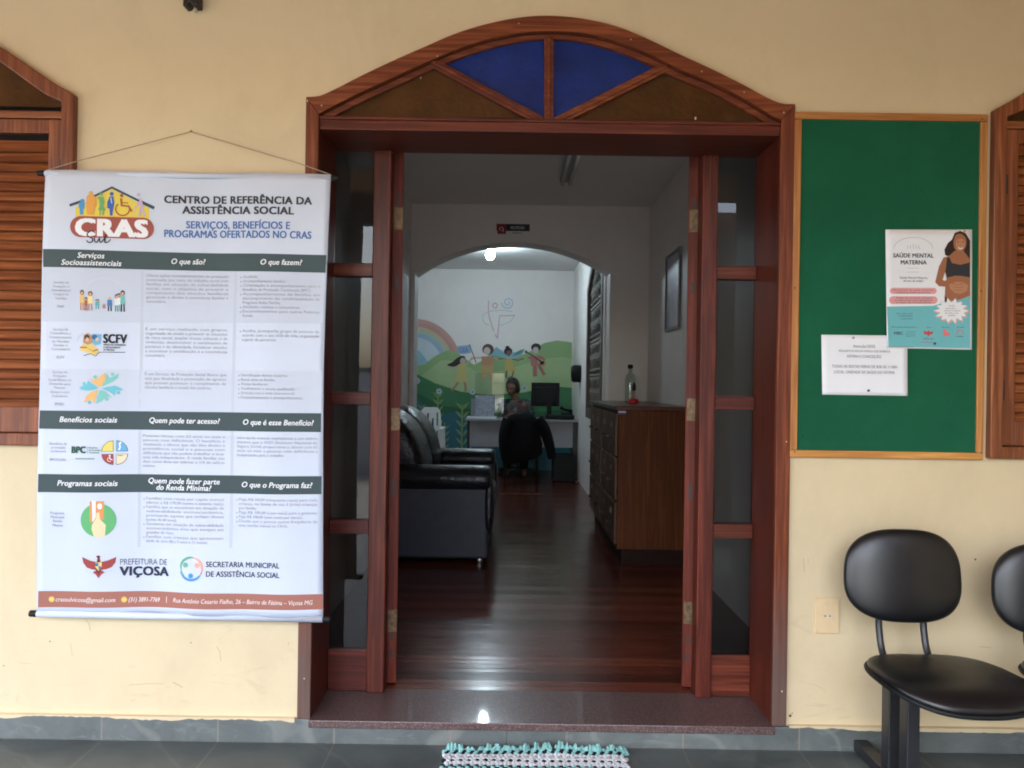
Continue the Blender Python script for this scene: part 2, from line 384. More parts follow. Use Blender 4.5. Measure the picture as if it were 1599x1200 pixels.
def slate(name, a, b_, rough, joints=True, size=0.4239, ox=0.0, oy=0.0, vk=0.25, jk=0.75):
    m, n, l, b = nt(name); v = coords(n, l)
    f = noise(n, l, v, 5, 6, 0.62, 0.8); g = noise(n, l, coords(n, l, (2, 2, 6)), 3.2, 5, 0.6, 1.5)
    c = ramp(n, l, f, [(0.25, a), (0.75, b_)])
    pale = ramp(n, l, g, [(0.57, (0, 0, 0, 1)), (0.72, (1, 1, 1, 1))])
    c = mixc(n, l, math_(n, l, 'MULTIPLY', pale, vk * 1.1), c, tuple(min(1, x * 2.0) for x in b_[:3]) + (1,))
    wv = N(n, 'ShaderNodeTexWave', wave_type='BANDS', bands_direction='DIAGONAL'); wv.inputs['Scale'].default_value = 1.1
    wv.inputs['Distortion'].default_value = 14; wv.inputs['Detail'].default_value = 3; l.new(v, wv.inputs[0])
    vein = ramp(n, l, wv.outputs['Fac'], [(0.965, (0, 0, 0, 1)), (1.0, (1, 1, 1, 1))])
    c = mixc(n, l, math_(n, l, 'MULTIPLY', vein, vk), c, lin(150, 150, 140))
    h = f
    if joints:
        sep = N(n, 'ShaderNodeSeparateXYZ'); tc = N(n, 'ShaderNodeTexCoord'); l.new(tc.outputs['Object'], sep.inputs[0])
        fx = math_(n, l, 'FRACT', math_(n, l, 'DIVIDE', math_(n, l, 'ADD', sep.outputs[0], ox), size))
        fy = math_(n, l, 'FRACT', math_(n, l, 'DIVIDE', math_(n, l, 'ADD', sep.outputs[1], oy), size))
        jx = math_(n, l, 'LESS_THAN', math_(n, l, 'ABSOLUTE', math_(n, l, 'SUBTRACT', fx, 0.5)), 0.007)
        jy = math_(n, l, 'LESS_THAN', math_(n, l, 'ABSOLUTE', math_(n, l, 'SUBTRACT', fy, 0.5)), 0.007)
        j = math_(n, l, 'MAXIMUM', jx, jy) if joints == 2 else jx
        c = mixc(n, l, math_(n, l, 'MULTIPLY', j, jk), c, lin(128, 120, 108))
    l.new(c, b.inputs['Base Color'])
    l.new(math_(n, l, 'MULTIPLY_ADD', f, 0.2, rough - 0.1), b.inputs['Roughness'])
    bump(n, l, b, f, 0.25, 0.006); return m
JX = 0.21195 - (-0.6295)                    # a joint falls on pixel 529
M_SKIRT = slate('slate_skirting', lin(70, 77, 76), lin(104, 110, 107), 0.5, 1, 0.4239, JX)
M_SLATE = slate('slate_floor', lin(54, 60, 60), lin(84, 92, 90), 0.38, 2, 0.4239, JX, 0.21195 + 0.02, 0.09, 0.4)

def planks():
    m, n, l, b = nt('dark_floor_boards'); tc = N(n, 'ShaderNodeTexCoord'); sep = N(n, 'ShaderNodeSeparateXYZ'); l.new(tc.outputs['Object'], sep.inputs[0])
    q = math_(n, l, 'DIVIDE', sep.outputs[1], 0.098)
    idx = math_(n, l, 'FLOOR', q); fr = math_(n, l, 'FRACT', q)
    wn_ = N(n, 'ShaderNodeTexWhiteNoise', noise_dimensions='1D'); l.new(idx, wn_.inputs['W'])
    g = noise(n, l, coords(n, l, (1.4, 30, 1)), 1.0, 6, 0.6, 0.5)
    c = ramp(n, l, math_(n, l, 'ADD', math_(n, l, 'MULTIPLY', wn_.outputs[0], 0.55), math_(n, l, 'MULTIPLY', g, 0.45)),
             [(0.15, lin(62, 29, 21)), (0.55, lin(90, 44, 31)), (0.9, lin(116, 62, 43))])
    gap = math_(n, l, 'LESS_THAN', math_(n, l, 'ABSOLUTE', math_(n, l, 'SUBTRACT', fr, 0.5)), 0.018)
    c = mixc(n, l, math_(n, l, 'MULTIPLY', gap, 0.8), c, (0.006, 0.004, 0.003, 1))
    l.new(c, b.inputs['Base Color'])
    l.new(math_(n, l, 'MULTIPLY_ADD', noise(n, l, coords(n, l, (2, 9, 1)), 3, 4), 0.20, 0.12), b.inputs['Roughness']); b.inputs['Specular IOR Level'].default_value = 0.38
    hh = math_(n, l, 'ADD', math_(n, l, 'MULTIPLY', gap, -1.0), math_(n, l, 'MULTIPLY', math_(n, l, 'SUBTRACT', wn_.outputs[0], 0.5), math_(n, l, 'MULTIPLY', fr, 1.3)))
    bump(n, l, b, math_(n, l, 'ADD', hh, math_(n, l, 'MULTIPLY', g, 0.4)), 0.4, 0.005); return m
M_PLANK = planks()
M_PAVE = slate('yard_concrete', lin(124, 122, 116), lin(154, 152, 146), 0.85, 2, 0.9)
M_LEAFG = plain('hedge_leaf', (0.045, 0.085, 0.022, 1), 0.55, 0, 0.5, 3)
M_BARK = plain('bark', (0.10, 0.07, 0.045, 1), 0.85, 0, 0.3, 20)

# ---------------------------------------------------------------- setting outside: ground, porch, yard
GZ = 0.089                                   # level of the floor inside
HC = 2.96                                    # ceiling inside
b = MB().box(-6, 6, -4.3, 0.0, -0.2, 0.0); struct(b.build('porch_floor', M_SLATE))
b = MB().box(-60, 60, -80, 30, -0.5, -0.32); struct(b.build('ground', M_PAVE))
b = MB().box(-6, 6, -3.75, 0.0, 2.98, 3.1); struct(b.build('porch_ceiling', M_PINEX))
b = MB().box(-6, 1.7499, -3.75, -3.62, 2.72, 2.979); tag(b.build('porch_beam', M_CASEX, bevel=0.01), 'dark timber beam along the front edge of the porch ceiling', 'beam')
for x, w in ((-2.9, 'left'), (1.6, 'right')):
    b = MB().box(x - 0.09, x + 0.09, -3.75, -3.62, 0.14, 2.718); b.box(x - 0.12, x + 0.12, -3.78, -3.59, 0.0, 0.14)
    tag(b.build('porch_column', M_CASE, bevel=0.01), f'square timber porch post behind the viewer, on the {w} side of the steps', 'column', 'porch posts')
tag(MB().box(3.3, 3.45, -4.3, -0.001, -0.2, 2.979).build('side_light_blocker', M_WALL), 'added unseen peach wall beyond the waiting seats, blocking daylight from the right', 'wall')  # added out of view to block sun and sky from the right
tag(MB().box(1.75, 3.299, -4.3, -4.14, -0.2, 2.979).build('front_light_blocker', M_WALL), 'added unseen peach wall behind the viewer, dimming the daylight on the right', 'wall')  # second added wall out of view, strengthens the left-to-right daylight falloff
t = thing('garden_wall', (0, -11, -0.32), 'pale rendered garden wall across the yard from the porch', 'wall')
b = MB().box(-14, -2.2, -11.1, -10.9, -0.32, 1.5); b.box(3.6, 14, -11.1, -10.9, -0.32, 1.5); b.build('wall', M_WHITE, t)
b = MB().box(-14.03, -2.17, -11.14, -10.86, 1.502, 1.58); b.box(3.57, 14.03, -11.14, -10.86, 1.502, 1.58); b.build('coping', M_PAVE, t)
t = thing('iron_gate', (0.7, -11, -0.32), 'black barred iron gate between the two garden wall ends', 'gate')
b = MB()
for i in range(30): b.tube([(-2.1 + i * 0.194, -11, -0.25), (-2.1 + i * 0.194, -11, 1.6)], 0.012, 6)
b.build('bar', M_IRON, t)
b = MB().box(-2.19, 3.59, -11.03, -10.97, -0.2, -0.14); b.box(-2.19, 3.59, -11.03, -10.97, 1.3, 1.35); b.build('rail', M_IRON, t)
def leafy(name, c, rx, ry, rz, n, label, cat, grp=None, trunk=0.0):
    t = thing(name, (c[0], c[1], c[2]), label, cat, grp); b = MB(); rnd = random.Random(n)
    for i in range(n):
        d = Vector((rnd.gauss(0, 1), rnd.gauss(0, 1), rnd.gauss(0, 1))).normalized() * rnd.random() ** 0.4
        k = 0.75 + 0.35 * math.sin(d.x * 5 + d.z * 3) * math.cos(d.y * 4)
        p = Vector((c[0] + d.x * rx * k, c[1] + d.y * ry * k, c[2] + trunk + rz + d.z * rz * k)); s = rnd.uniform(0.07, 0.15)
        u = Vector((rnd.gauss(0, 1), rnd.gauss(0, 1), rnd.gauss(0, 1))).normalized(); v = u.orthogonal().normalized()
        b.add([p - u * s, p + v * s * 0.5, p + u * s, p - v * s * 0.5], [(0, 1, 2, 3)])
    b.build('crown', M_LEAFG, t)
    MB().tube([(c[0], c[1], c[2]), (c[0] + 0.05, c[1], c[2] + trunk * 0.6 + 0.2), (c[0], c[1] + 0.05, c[2] + trunk + rz)], [0.09, 0.07, 0.03], 8).build('trunk', M_BARK, t)
leafy('garden_shrub', (-4.2, -9.8, -0.32), 1.1, 0.8, 0.9, 1400, 'rounded green shrub by the left end of the garden wall', 'shrub')
leafy('street_tree', (-7.5, -17, -0.32), 2.6, 2.4, 2.2, 2600, 'broad green tree beyond the garden wall', 'tree', None, 2.0)
t = thing('street_house', (7, -24, -0.32), 'plain white house across the street beyond the gate', 'house')
MB().box(1, 13, -30, -24, -0.32, 3.4).build('wall', M_WHITE, t)
rf = MB().add([(0.6, -30.4, 3.4), (13.4, -30.4, 3.4), (13.4, -23.6, 3.4), (0.6, -23.6, 3.4), (3, -27, 5.0), (11, -27, 5.0)],
              [(0, 1, 5, 4), (1, 2, 5), (2, 3, 4, 5), (3, 0, 4), (0, 3, 2, 1)]).build('roof', plain('roof_tile', lin(150, 80, 55), 0.8), t)
for x in (3, 6.5, 10): MB().box(x, x + 1.3, -23.99, -23.93, 1.0, 2.2).build('window', M_GLASS, t)

# ---------------------------------------------------------------- front wall
DL, DR = -0.766, 1.018                       # door frame, outer edges
OUT = [(478.5, 155), (497.5, 154), (510, 150), (535, 138), (560, 125), (610, 101), (660, 79), (710, 57.5), (760, 42), (810, 32), (855, 29),
       (905, 33), (960, 45), (1010, 65), (1060, 89), (1110, 112), (1160, 137), (1195, 156), (1218, 165), (1237, 166)]
INN = [(500, 180.5), (560, 150), (610, 127), (660, 104), (710, 82.5), (760, 66), (810, 56), (857, 52.5), (910, 56), (960, 68),
       (1010, 87), (1060, 112), (1110, 132.5), (1160, 158), (1212.5, 190)]
xz = lambda q, Y=0.0: [(P(x, y, Y).x, P(x, y, Y).z) for x, y in q]
def fix(pts, x0, x1):
    pts[0] = (x0, pts[0][1]); pts[-1] = (x1, pts[-1][1]); return pts
outer = fix(spline(xz(OUT), 4), DL, DR); inner = fix(spline(xz(INN), 4), -0.718, 0.966)
def inset(pts, d, cx=0.126, cz=1.2): return [(x + (d if x < cx else -d), z - d) for x, z in pts]
hole = inset(outer, 0.012)
hole = [(hole[0][0], 0.0)] + hole + [(hole[-1][0], 0.0)]

# windows: outline of casing; each lies mostly outside the picture
WL1, WR1 = -1.607, 1.740                     # right edge of the left window, left edge of the right window
WW = 1.30
def win_outline(x0, x1, zs, rise, zb, d=0.0):
    pts = [(x0 + d, zb + d), (x0 + d, zs - d * 0.6)]; n = 20
    for i in range(1, n):
        u = i / n; bell = math.sin(math.pi * u) ** 1.15
        pts.append((x0 + d + (x1 - x0 - 2 * d) * u, zs - d * 0.8 + (rise) * bell))
    return pts + [(x1 - d, zs - d * 0.6), (x1 - d, zb + d)]
ZS, ZB = PZ(112, 152, 0) , PZ(30, 695, 0)
ZSR, ZBR = PZ(1545, 175, 0), PZ(1560, 716, 0)
wl_out = win_outline(WL1 - WW, WL1, ZS, 0.30, ZB); wr_out = win_outline(WR1, WR1 + WW, ZSR, 0.30, ZBR)
b = MB().plate([(-6, 0.0), (-6, 3.1), (6, 3.1), (6, 0.0)],
               [hole, win_outline(WL1 - WW, WL1, ZS, 0.30, ZB, 0.012), win_outline(WR1, WR1 + WW, ZSR, 0.30, ZBR, 0.012)], 0.0, 0.25)
fw = b.build('front_wall', M_WALL); tag(fw, 'peach yellow rendered front wall around the arched entrance', 'wall')
# scuffs, plaster cracks and nail holes on the wall
m_sc = ink('scuff_grey', lin(190, 166, 130)); m_sd = ink('scuff_dark', lin(96, 78, 58))
def onwall(x, y, k=0): return P(x, y, -0.0006 - 0.0003 * k)
b = MB()
for pts, w in ([[(202, 1070), (230, 1068), (256, 1068)], 1.2], [[(270, 1066), (279, 1070), (285, 1074)], 2.4], [[(133, 968), (139, 974), (141, 986)], 1.6],
               [[(338, 1010), (343, 1018), (345, 1032)], 1.6], [[(110, 1005), (113, 1025)], 1.0], [[(1255, 872), (1256, 893)], 1.6], [[(450, 1003), (451, 1007)], 2],
               [[(1530, 1010), (1548, 1012)], 1.2], [[(1262, 872), (1262, 880)], 1.0], [[(30, 1035), (48, 1037)], 0.8]):
    stroke(b, m_sc, onwall, pts, w, 1)
for x, y, r in ((1234, 1118, 2.4), (1523, 874, 1.6), (1563, 870, 1.2), (6, 1040, 1), (78, 1002, 1.1), (298, 1004, 1), (1237, 1114, 1)): disc(b, m_sd, onwall, x, y, r, layer=2, n=10)
b.build('scuff_marks', None, fw)

b = MB(); rp = random.Random(5)
for xa_, xb_ in ((-2.3, -0.775), (1.03, 2.4)):      # ragged plaster edge over the top of the skirting
    n_ = int((xb_ - xa_) / 0.012); lo = 0.004
    pts = []
    for i in range(n_ + 1):
        lo = min(0.012, max(0.0005, lo + rp.uniform(-0.003, 0.003))); pts.append((xa_ + (xb_ - xa_) * i / n_, 0.0885 - lo))
    b.prism(pts + [(xb_, 0.0905), (xa_, 0.0905)], -0.0195, -0.0003)
b.build('plaster_edge', None or M_WALL, fw)
# skirting of slate tiles and the granite doorstep
sk = MB().box(-6, -0.0, -0.018, -0.0005, 0.0, 0.088); sk.box(0.0, 6, -0.018, -0.0005, 0.0, 0.086)
tag(sk.build('skirting_board', M_SKIRT, bevel=0.003), 'grey green slate skirting tiles along the foot of the front wall', 'skirting')
b = MB().box(-0.735, 0.985, -0.035, 0.30, 0.0895, 0.0) if False else MB()
b.box(-0.722, 0.974, -0.03, 0.285, 0.062, GZ + 0.001)
tag(b.build('doorstep', M_GRAN, bevel=0.003), 'polished brown granite doorstep under the entrance', 'doorstep')

# ---------------------------------------------------------------- entrance door
T = thing('entrance_door', (0.126, 0, GZ), 'arched red brown wooden double door standing open, with coloured fanlight and glazed side panels', 'door')
ring = lambda o, i, y0, y1: MB().prism(o + list(reversed(i)), y0, y1)
zb0 = 0.0895
o_ = [(DL, zb0)] + outer + [(DR, zb0)]; i_ = [(-0.718, zb0)] + inner + [(0.966, zb0)]
for ox_, ix_, oz_, iz_ in ((DL, -0.718, outer[0][1], inner[0][1]), (DR, 0.966, outer[-1][1], inner[-1][1])):      # mitred to the arch
    MB().prism([(ox_, zb0), (ox_, oz_), (ix_, iz_), (ix_, zb0)], -0.02, 0.0).build('casing', M_CASE, T, bevel=0.003)
ring([(x, z + 0.0004) for x, z in outer], [(x, z + 0.0004) for x, z in inner], -0.0205, 0.0).build('arch_casing', M_CASEX, T, bevel=0.004)
o2 = [(hole[1][0] - 0.004, zb0)] + inset(outer, 0.008) + [(hole[-2][0] + 0.004, zb0)]
ring(o2, [(-0.7185, zb0)] + [(x, z + 0.0005) for x, z in inner] + [(0.9665, zb0)], 0.0005, 0.278).build('jamb', M_DOOR, T, bevel=0.002)
b = MB(); fl = ink('paint_fleck_pale', lin(196, 186, 166))
for x, y, r in ((480, 158, 1.3), (502, 165, 1.0), (657, 122, 1.1), (683, 88, 0.9), (810, 37, 0.8), (985, 62, 0.8), (1096, 112, 1.0), (1162, 144, 0.9), (1224, 176, 1.1), (487, 300, 0.8), (1228, 690, 0.9), (1221, 1080, 1.2), (475, 1060, 1.0)):
    disc(b, fl, lambda X, Y, k: P(X, Y, -0.0206), x, y, r, r * 1.3, 0, 7)
disc(b, fl, lambda X, Y, k: P(X, Y, 0.0085), 1086, 185, 1.6, 2.6, 0, 7)
b.build('paint_flecks', None, T)
zt1 = (PZ(500, 183, 0) + PZ(1213, 193, 0)) / 2; zt0 = (PZ(500, 204, 0) + PZ(1213, 214, 0)) / 2
b = MB().box(-0.7175, 0.9655, -0.012, 0.276, zt0, zt1 - 0.012); b.box(-0.7175, 0.9655, -0.016, 0.05, zt1 - 0.0118, zt1); b.build('transom', M_DOORX, T, bevel=0.003)
# fanlight bars, bead and panes
b = MB(); bead_i = [(x + (0.014 if x < 0.12 else -0.014) * (0.35 if 0.0 < x < 0.25 else 1), z - 0.016) for x, z in inner]
bead_i[0] = (inner[0][0] + 0.045, inner[0][1] - 0.001); bead_i[-1] = (inner[-1][0] - 0.045, inner[-1][1] - 0.001)
b.prism(inner + list(reversed(bead_i)), 0.008, 0.045); b.build('arch_bead', M_CASEX, T, bevel=0.002)
HUB = P(857, 189, 0.02)
def bar(x0, y0, x1, y1, w, Y0, Y1):
    a = P(x0, y0, 0.0); c = P(x1, y1, 0.0); d = (c - a); d.y = 0; d.normalize(); q = Vector((-d.z, 0, d.x)) * w / 2
    return [(a + q).xz, (c + q).xz, (c - q).xz, (a - q).xz], Y0, Y1
for q in ((857, 55, 857, 188, 0.034), (674, 96, 846, 189, 0.034), (1042, 103, 868, 190, 0.034)):
    mb_ = MB(); pts, y0, y1 = bar(*q, 0.004, 0.05); mb_.prism(pts, y0, y1)
    pts, y0, y1 = bar(*q[:4], 0.012, -0.003, 0.003); mb_.prism(pts, y0, y1)
    mb_.build('glazing_bar', M_CASEX, T, bevel=0.002)
YP = 0.03
def pane(name, q, m): 
    MB().prism([(P(x, y, YP).x, P(x, y, YP).z) for x, y in q], YP, YP + 0.004).build(name, m, T)
A = [(667, 100), (710, 81), (760, 64), (810, 54), (852, 51), (852, 190)]; B = [(862, 51), (910, 55), (960, 67), (1010, 86), (1049, 106), (862, 190)]
pane('fanlight_pane', A, M_BLUEG); pane('fanlight_pane', B, M_BLUEG)
pane('fanlight_pane', [(500, 187), (500, 180), (560, 150), (610, 127), (660, 104), (672, 99), (846, 191)], M_AMBERG)
pane('fanlight_pane', [(868, 192), (1042, 106), (1060, 112), (1110, 132), (1160, 157), (1213, 190), (1213, 198)], M_AMBERG)
# posts, side panels
YS = 0.235
PL = ((PX(583, 230, YS) + PX(572, 1080, YS)) / 2, (PX(610, 230, YS) + PX(600, 1080, YS)) / 2)
PR = ((PX(1097, 230, YS) + PX(1087, 1085, YS)) / 2, (PX(1120.5, 230, YS) + PX(1113, 1085, YS)) / 2)
for x0, x1 in (PL, PR): MB().box(x0, x1, YS, YS + 0.075, GZ + 0.0015, zt0 - 0.0005).build('post', M_DOOR, T, bevel=0.004)
for (x0, x1, rows, bot) in ((-0.7178, PL[0] - 0.0005, ((410, 431), (612, 632.5), (813.5, 835)), 1017), (PR[1] + 0.0005, 0.9658, ((415, 436), (619, 640), (820, 842)), 1027)):
    xm = 548 if x0 < 0 else 1147
    for y0, y1 in rows: MB().box(x0, x1, YS + 0.012, YS + 0.06, PZ(xm, y1, YS), PZ(xm, y0, YS)).build('rail', M_DOORX, T, bevel=0.003)
    MB().box(x0, x1, YS + 0.02, YS + 0.055, GZ + 0.002, PZ(xm, bot, YS)).build('bottom_panel', M_DOORX, T, bevel=0.003)
    ys = [zt0] + [v for r_ in rows for v in (PZ(xm, r_[0], YS), PZ(xm, r_[1], YS))] + [PZ(xm, bot, YS)]
    for k in range(4):
        MB().box(x0 + 0.001, x1 - 0.001, YS + 0.036, YS + 0.040, ys[2 * k + 1] + 0.0005, ys[2 * k] - 0.0005).build('side_pane', M_GLASS, T)
# the two leaves swung inward, seen along their edge
for side, xa, xb, ang, hys in ((-1, 612, 628.5, 10.5, (341, 655, 970)), (1, 1074, 1091.5, 15.5, (345, 640, 958))):
    Yl = 0.325
    x0 = (PX(xa, 236, Yl) + PX(xa - 7, 1068, Yl)) / 2; x1 = (PX(xb, 236, Yl) + PX(xb - 7, 1068, Yl)) / 2
    lf = bpy.data.objects.new('door_leaf', None)
    px_ = x0 if side < 0 else x1
    M4 = Matrix.Translation((px_, Yl, 0)) @ Matrix.Rotation(R(ang) * (1 if side < 0 else -1), 4, 'Z')
    w = x1 - x0; a0, a1 = (0, w) if side < 0 else (-w, 0)
    zt = PZ(620, 237, Yl) if side < 0 else PZ(1083, 243, Yl)
    b = MB().box(a0, a1, 0, 0.09, GZ + 0.006, zt, M4); b.box(a0, a1, 0.47, 0.56, GZ + 0.006, zt, M4)
    for z0, z1 in ((GZ + 0.006, 0.33), (0.95, 1.07), (zt - 0.1, zt)): b.box(a0 + 0.002, a1 - 0.002, 0.09, 0.47, z0, z1, M4)
    lf = b.build('door_leaf', M_LEAF, T, bevel=0.003)
    for z0, z1 in ((0.33, 0.95), (1.07, zt - 0.1)): MB().box(a0 + 0.013, a1 - 0.013, 0.0905, 0.4695, z0 + 0.0005, z1 - 0.0005, M4).build('panel', M_DOOR, lf)
    for hy in hys:
        zc = PZ(xa + 5, hy, Yl); b = MB().box(a0 + 0.006, a1 - 0.002 if side < 0 else a1 - 0.006, -0.003, -0.0003, zc - 0.045, zc + 0.045, M4)
        kx = a0 - 0.006 if side < 0 else a1 + 0.006
        b.tube([M4 @ Vector((kx, -0.004, zc - 0.047)), M4 @ Vector((kx, -0.004, zc + 0.047))], 0.0065, 8)
        for dz in (-0.03, 0, 0.03): b.tube([M4 @ Vector(((a0 + a1) / 2, -0.0042, zc + dz)), M4 @ Vector(((a0 + a1) / 2, -0.0028, zc + dz))], 0.004, 8)
        b.build('hinge', M_BRASS, lf)
    b = MB()
    for z0, z1 in ((0.20, 0.235), (0.27, 0.31), (0.86, 0.93), (1.70, 1.75), (2.02, 2.09)): b.box((a0 + a1) / 2 - 0.006, (a0 + a1) / 2 + 0.006, -0.001, -0.0002, z0, z1, M4)
    b.build('bolt_slot', M_DARK, lf)

# ---------------------------------------------------------------- shuttered windows
def shuttered(x0, x1, zs, zb, label, inner_side, tr_z, mid_z):
    t = thing('shuttered_window', ((x0 + x1) / 2, 0, zb), label, 'window', 'arched windows with louvred shutters')
    o = win_outline(x0, x1, zs, 0.30, zb); i = win_outline(x0, x1, zs, 0.30, zb, 0.045)
    n = len(o); mb = MB()
    vs = [Vector((p[0], y, p[1])) for y in (-0.03, 0.12) for lp in (o, i) for p in lp]; fs = []
    for k in range(n):
        j = (k + 1) % n
        fs += [(k, j, n + j, n + k), (2 * n + k, 3 * n + k, 3 * n + j, 2 * n + j), (k, 2 * n + k, 2 * n + j, j), (n + k, n + j, 3 * n + j, 3 * n + k)]
    # outside the wall surface only the front 3 cm is proud; the rest sits in the opening, drawn in by 13 mm
    vs2 = []
    for q, v in enumerate(vs):
        vs2.append(v)
    mb.add(vs2, fs); mb.build('casing', M_SHUTZ, t, bevel=0.004)
    xa, xb = x0 + 0.045, x1 - 0.045
    MB().box(xa + 0.0005, xb - 0.0005, -0.02, 0.10, tr_z - 0.026, tr_z).build('transom', M_SHUT, t, bevel=0.003)
    MB().prism([(a, max(z, tr_z)) for a, z in i if z > tr_z - 0.01] , 0.03, 0.036).build('arch_pane', M_AMBERG, t)
    MB().box(xa - 0.01, xb + 0.01, 0.10, 0.11, zb + 0.03, zs + 0.28).build('dark_room_sheet', M_DARK, t)  # added dark sheet, stands in for the unlit room behind the louvres
    xm = (xa + xb) / 2
    for s0, s1 in ((xa + 0.002, xm - 0.001), (xm + 0.001, xb - 0.002)):
        z0, z1 = zb + 0.047, tr_z - 0.028; w = 0.052; rl = 0.047; top = 0.05
        b = MB().box(s0, s0 + w, -0.012, 0.022, z0, z1); b.box(s1 - w, s1, -0.012, 0.022, z0, z1)
        b.box(s0 + w, s1 - w, -0.01, 0.02, z0, z0 + rl * 2); b.box(s0 + w, s1 - w, -0.01, 0.02, z1 - top, z1)
        sh = b.build('shutter', M_SHUTZ, t, bevel=0.003)
        b = MB(); z = z0 + rl * 2 + 0.016; pitch = 0.0362
        while z < z1 - top - 0.008:
            Mt = Matrix.Translation((0, 0.006, z)) @ Matrix.Rotation(R(58 + random.uniform(-3, 3)), 4, 'X')
            b.box(s0 + w - 0.004, s1 - w + 0.004, -0.027, 0.024, -0.0035, 0.0035, Mt); z += pitch
        b.build('louvres', M_SHUT, sh)
        hx = s0 if (s0 < xm - 0.1 and inner_side == 'L') else s1
        for zz in (zs - 0.27, zb + 0.25): 
            MB().tube([(hx + (0.002 if inner_side == 'L' else -0.002), -0.016, zz - 0.035), (hx + (0.002 if inner_side == 'L' else -0.002), -0.016, zz + 0.035)], 0.007, 8).build('hinge', M_IRON, sh)
    return t
shuttered(WL1 - WW, WL1, ZS, ZB, 'brown louvred shutter window left of the door, half covered by the hanging banner', 'R', PZ(60, 176, 0), 0)
shuttered(WR1, WR1 + WW, ZSR, ZBR, 'brown louvred shutter window at the right edge, beside the green notice board', 'L', PZ(1575, 192, 0), 0)

# ---------------------------------------------------------------- rooms behind the door
XL, XR, YA, YB = -0.94, 1.237, 4.4, 8.6      # hall side walls, arch wall, mural wall
XRB, XLB = 0.87, -2.6
b = MB().box(-4, 4, 0.2855, 9.0, -0.1, GZ); b.box(-0.72, 0.97, 0.2805, 0.2853, 0.0, GZ); struct(b.build('hall_floor', M_PLANK))
b = MB().box(-4, 4, 0.252, 9.0, HC, HC + 0.12); struct(b.build('hall_ceiling', M_CEIL))
tag(MB().box(XL - 0.15, XL, 0.252, YA - 0.001, GZ - 0.08, HC - 0.001).build('hall_wall', M_WHITE), 'white side wall of the hall behind the sofa', 'wall')
tag(MB().box(XR, XR + 0.15, 0.252, YA - 0.001, GZ - 0.08, HC - 0.001).build('hall_wall', M_WHITE), 'white side wall of the hall behind the drawer cabinet', 'wall')
a0, a1, a2 = P(648, 428, YA), P(790, 379, YA), P(953, 427, YA)
def circ3(p, q, r):
    ax, ay, bx, by, cx, cy = p.x, p.z, q.x, q.z, r.x, r.z
    d = 2 * (ax * (by - cy) + bx * (cy - ay) + cx * (ay - by))
    ux = ((ax * ax + ay * ay) * (by - cy) + (bx * bx + by * by) * (cy - ay) + (cx * cx + cy * cy) * (ay - by)) / d
    uy = ((ax * ax + ay * ay) * (cx - bx) + (bx * bx + by * by) * (ax - cx) + (cx * cx + cy * cy) * (bx - ax)) / d
    return ux, uy, math.hypot(ax - ux, ay - uy)
ux, uy, ur = circ3(a0, a1, a2)
th0 = math.atan2(a0.z - uy, a0.x - ux); th1 = math.atan2(a2.z - uy, a2.x - ux)
arch = [(ux + ur * math.cos(th0 + (th1 - th0) * i / 40), uy + ur * math.sin(th0 + (th1 - th0) * i / 40)) for i in range(41)]
b = MB().plate([(XLB - 0.1, GZ - 0.08), (XLB - 0.1, HC - 0.001), (XR + 0.3, HC - 0.001), (XR + 0.3, GZ - 0.08)], [[(a0.x, GZ - 0.05)] + arch + [(a2.x, GZ - 0.05)]], YA, YA + 0.28)
tag(b.build('arch_wall', M_WHITE), 'white dividing wall with a wide low arch between hall and reception', 'wall')
mw = MB().box(XLB - 0.1, XRB + 0.2, YB, YB + 0.15, GZ - 0.08, HC - 0.001).build('mural_wall', M_WHITE)
tag(mw, 'white back wall of the reception painted with a children and rainbow mural', 'wall')
tag(MB().box(XLB - 0.15, XLB, YA + 0.28, YB, GZ - 0.08, HC - 0.001).build('reception_wall', M_WHITE), 'white side wall of the reception, out of sight beyond the arch on the sofa side', 'wall')
# right wall of the reception with an arched grille window
yw0, yw1 = YA + 0.42, 6.42; zb_, zs_ = 0.95, PW(921, 452, XRB).z; 
def arcwin(y0, y1, zb, zs, rise, d=0.0, n=16):
    return [(y0 + d, zb + d)] + [(y0 + d + (y1 - y0 - 2 * d) * i / n, zs - d * 0.4 + (rise - d * 0.4) * math.sin(math.pi * i / n)) for i in range(n + 1)] + [(y1 - d, zb + d)]
def swapYX(mb, i0):                           # prism axis x<->y for side-wall pieces
    for k in range(i0, len(mb.v)): v = mb.v[k]; mb.v[k] = Vector((v.y, v.x, v.z))
wo = arcwin(yw0, yw1, zb_, zs_, 0.30); wi = arcwin(yw0, yw1, zb_, zs_, 0.30, 0.11)
b = MB().plate([(YA + 0.281, GZ - 0.08), (YA + 0.281, HC - 0.001), (YB - 0.001, HC - 0.001), (YB - 0.001, GZ - 0.08)], [wo], XRB, XRB + 0.15); swapYX(b, 0)
tag(b.build('reception_wall', M_WHITE), 'white side wall of the reception holding the grille window', 'wall')
t = thing('grille_window', (XRB, (yw0 + yw1) / 2, zb_), 'dark arched window with an ornate iron grille in the right reception wall', 'window')
b = MB().plate(wo, [wi], XRB - 0.012, XRB + 0.10); swapYX(b, 0); b.build('frame', plain('grey_brown_frame', lin(98, 88, 82), 0.5), t, bevel=0.004)
b = MB().prism(wi, XRB + 0.09, XRB + 0.095); swapYX(b, 0); b.build('pane', M_DARK, t)
b = MB(); Xg = XRB + 0.03
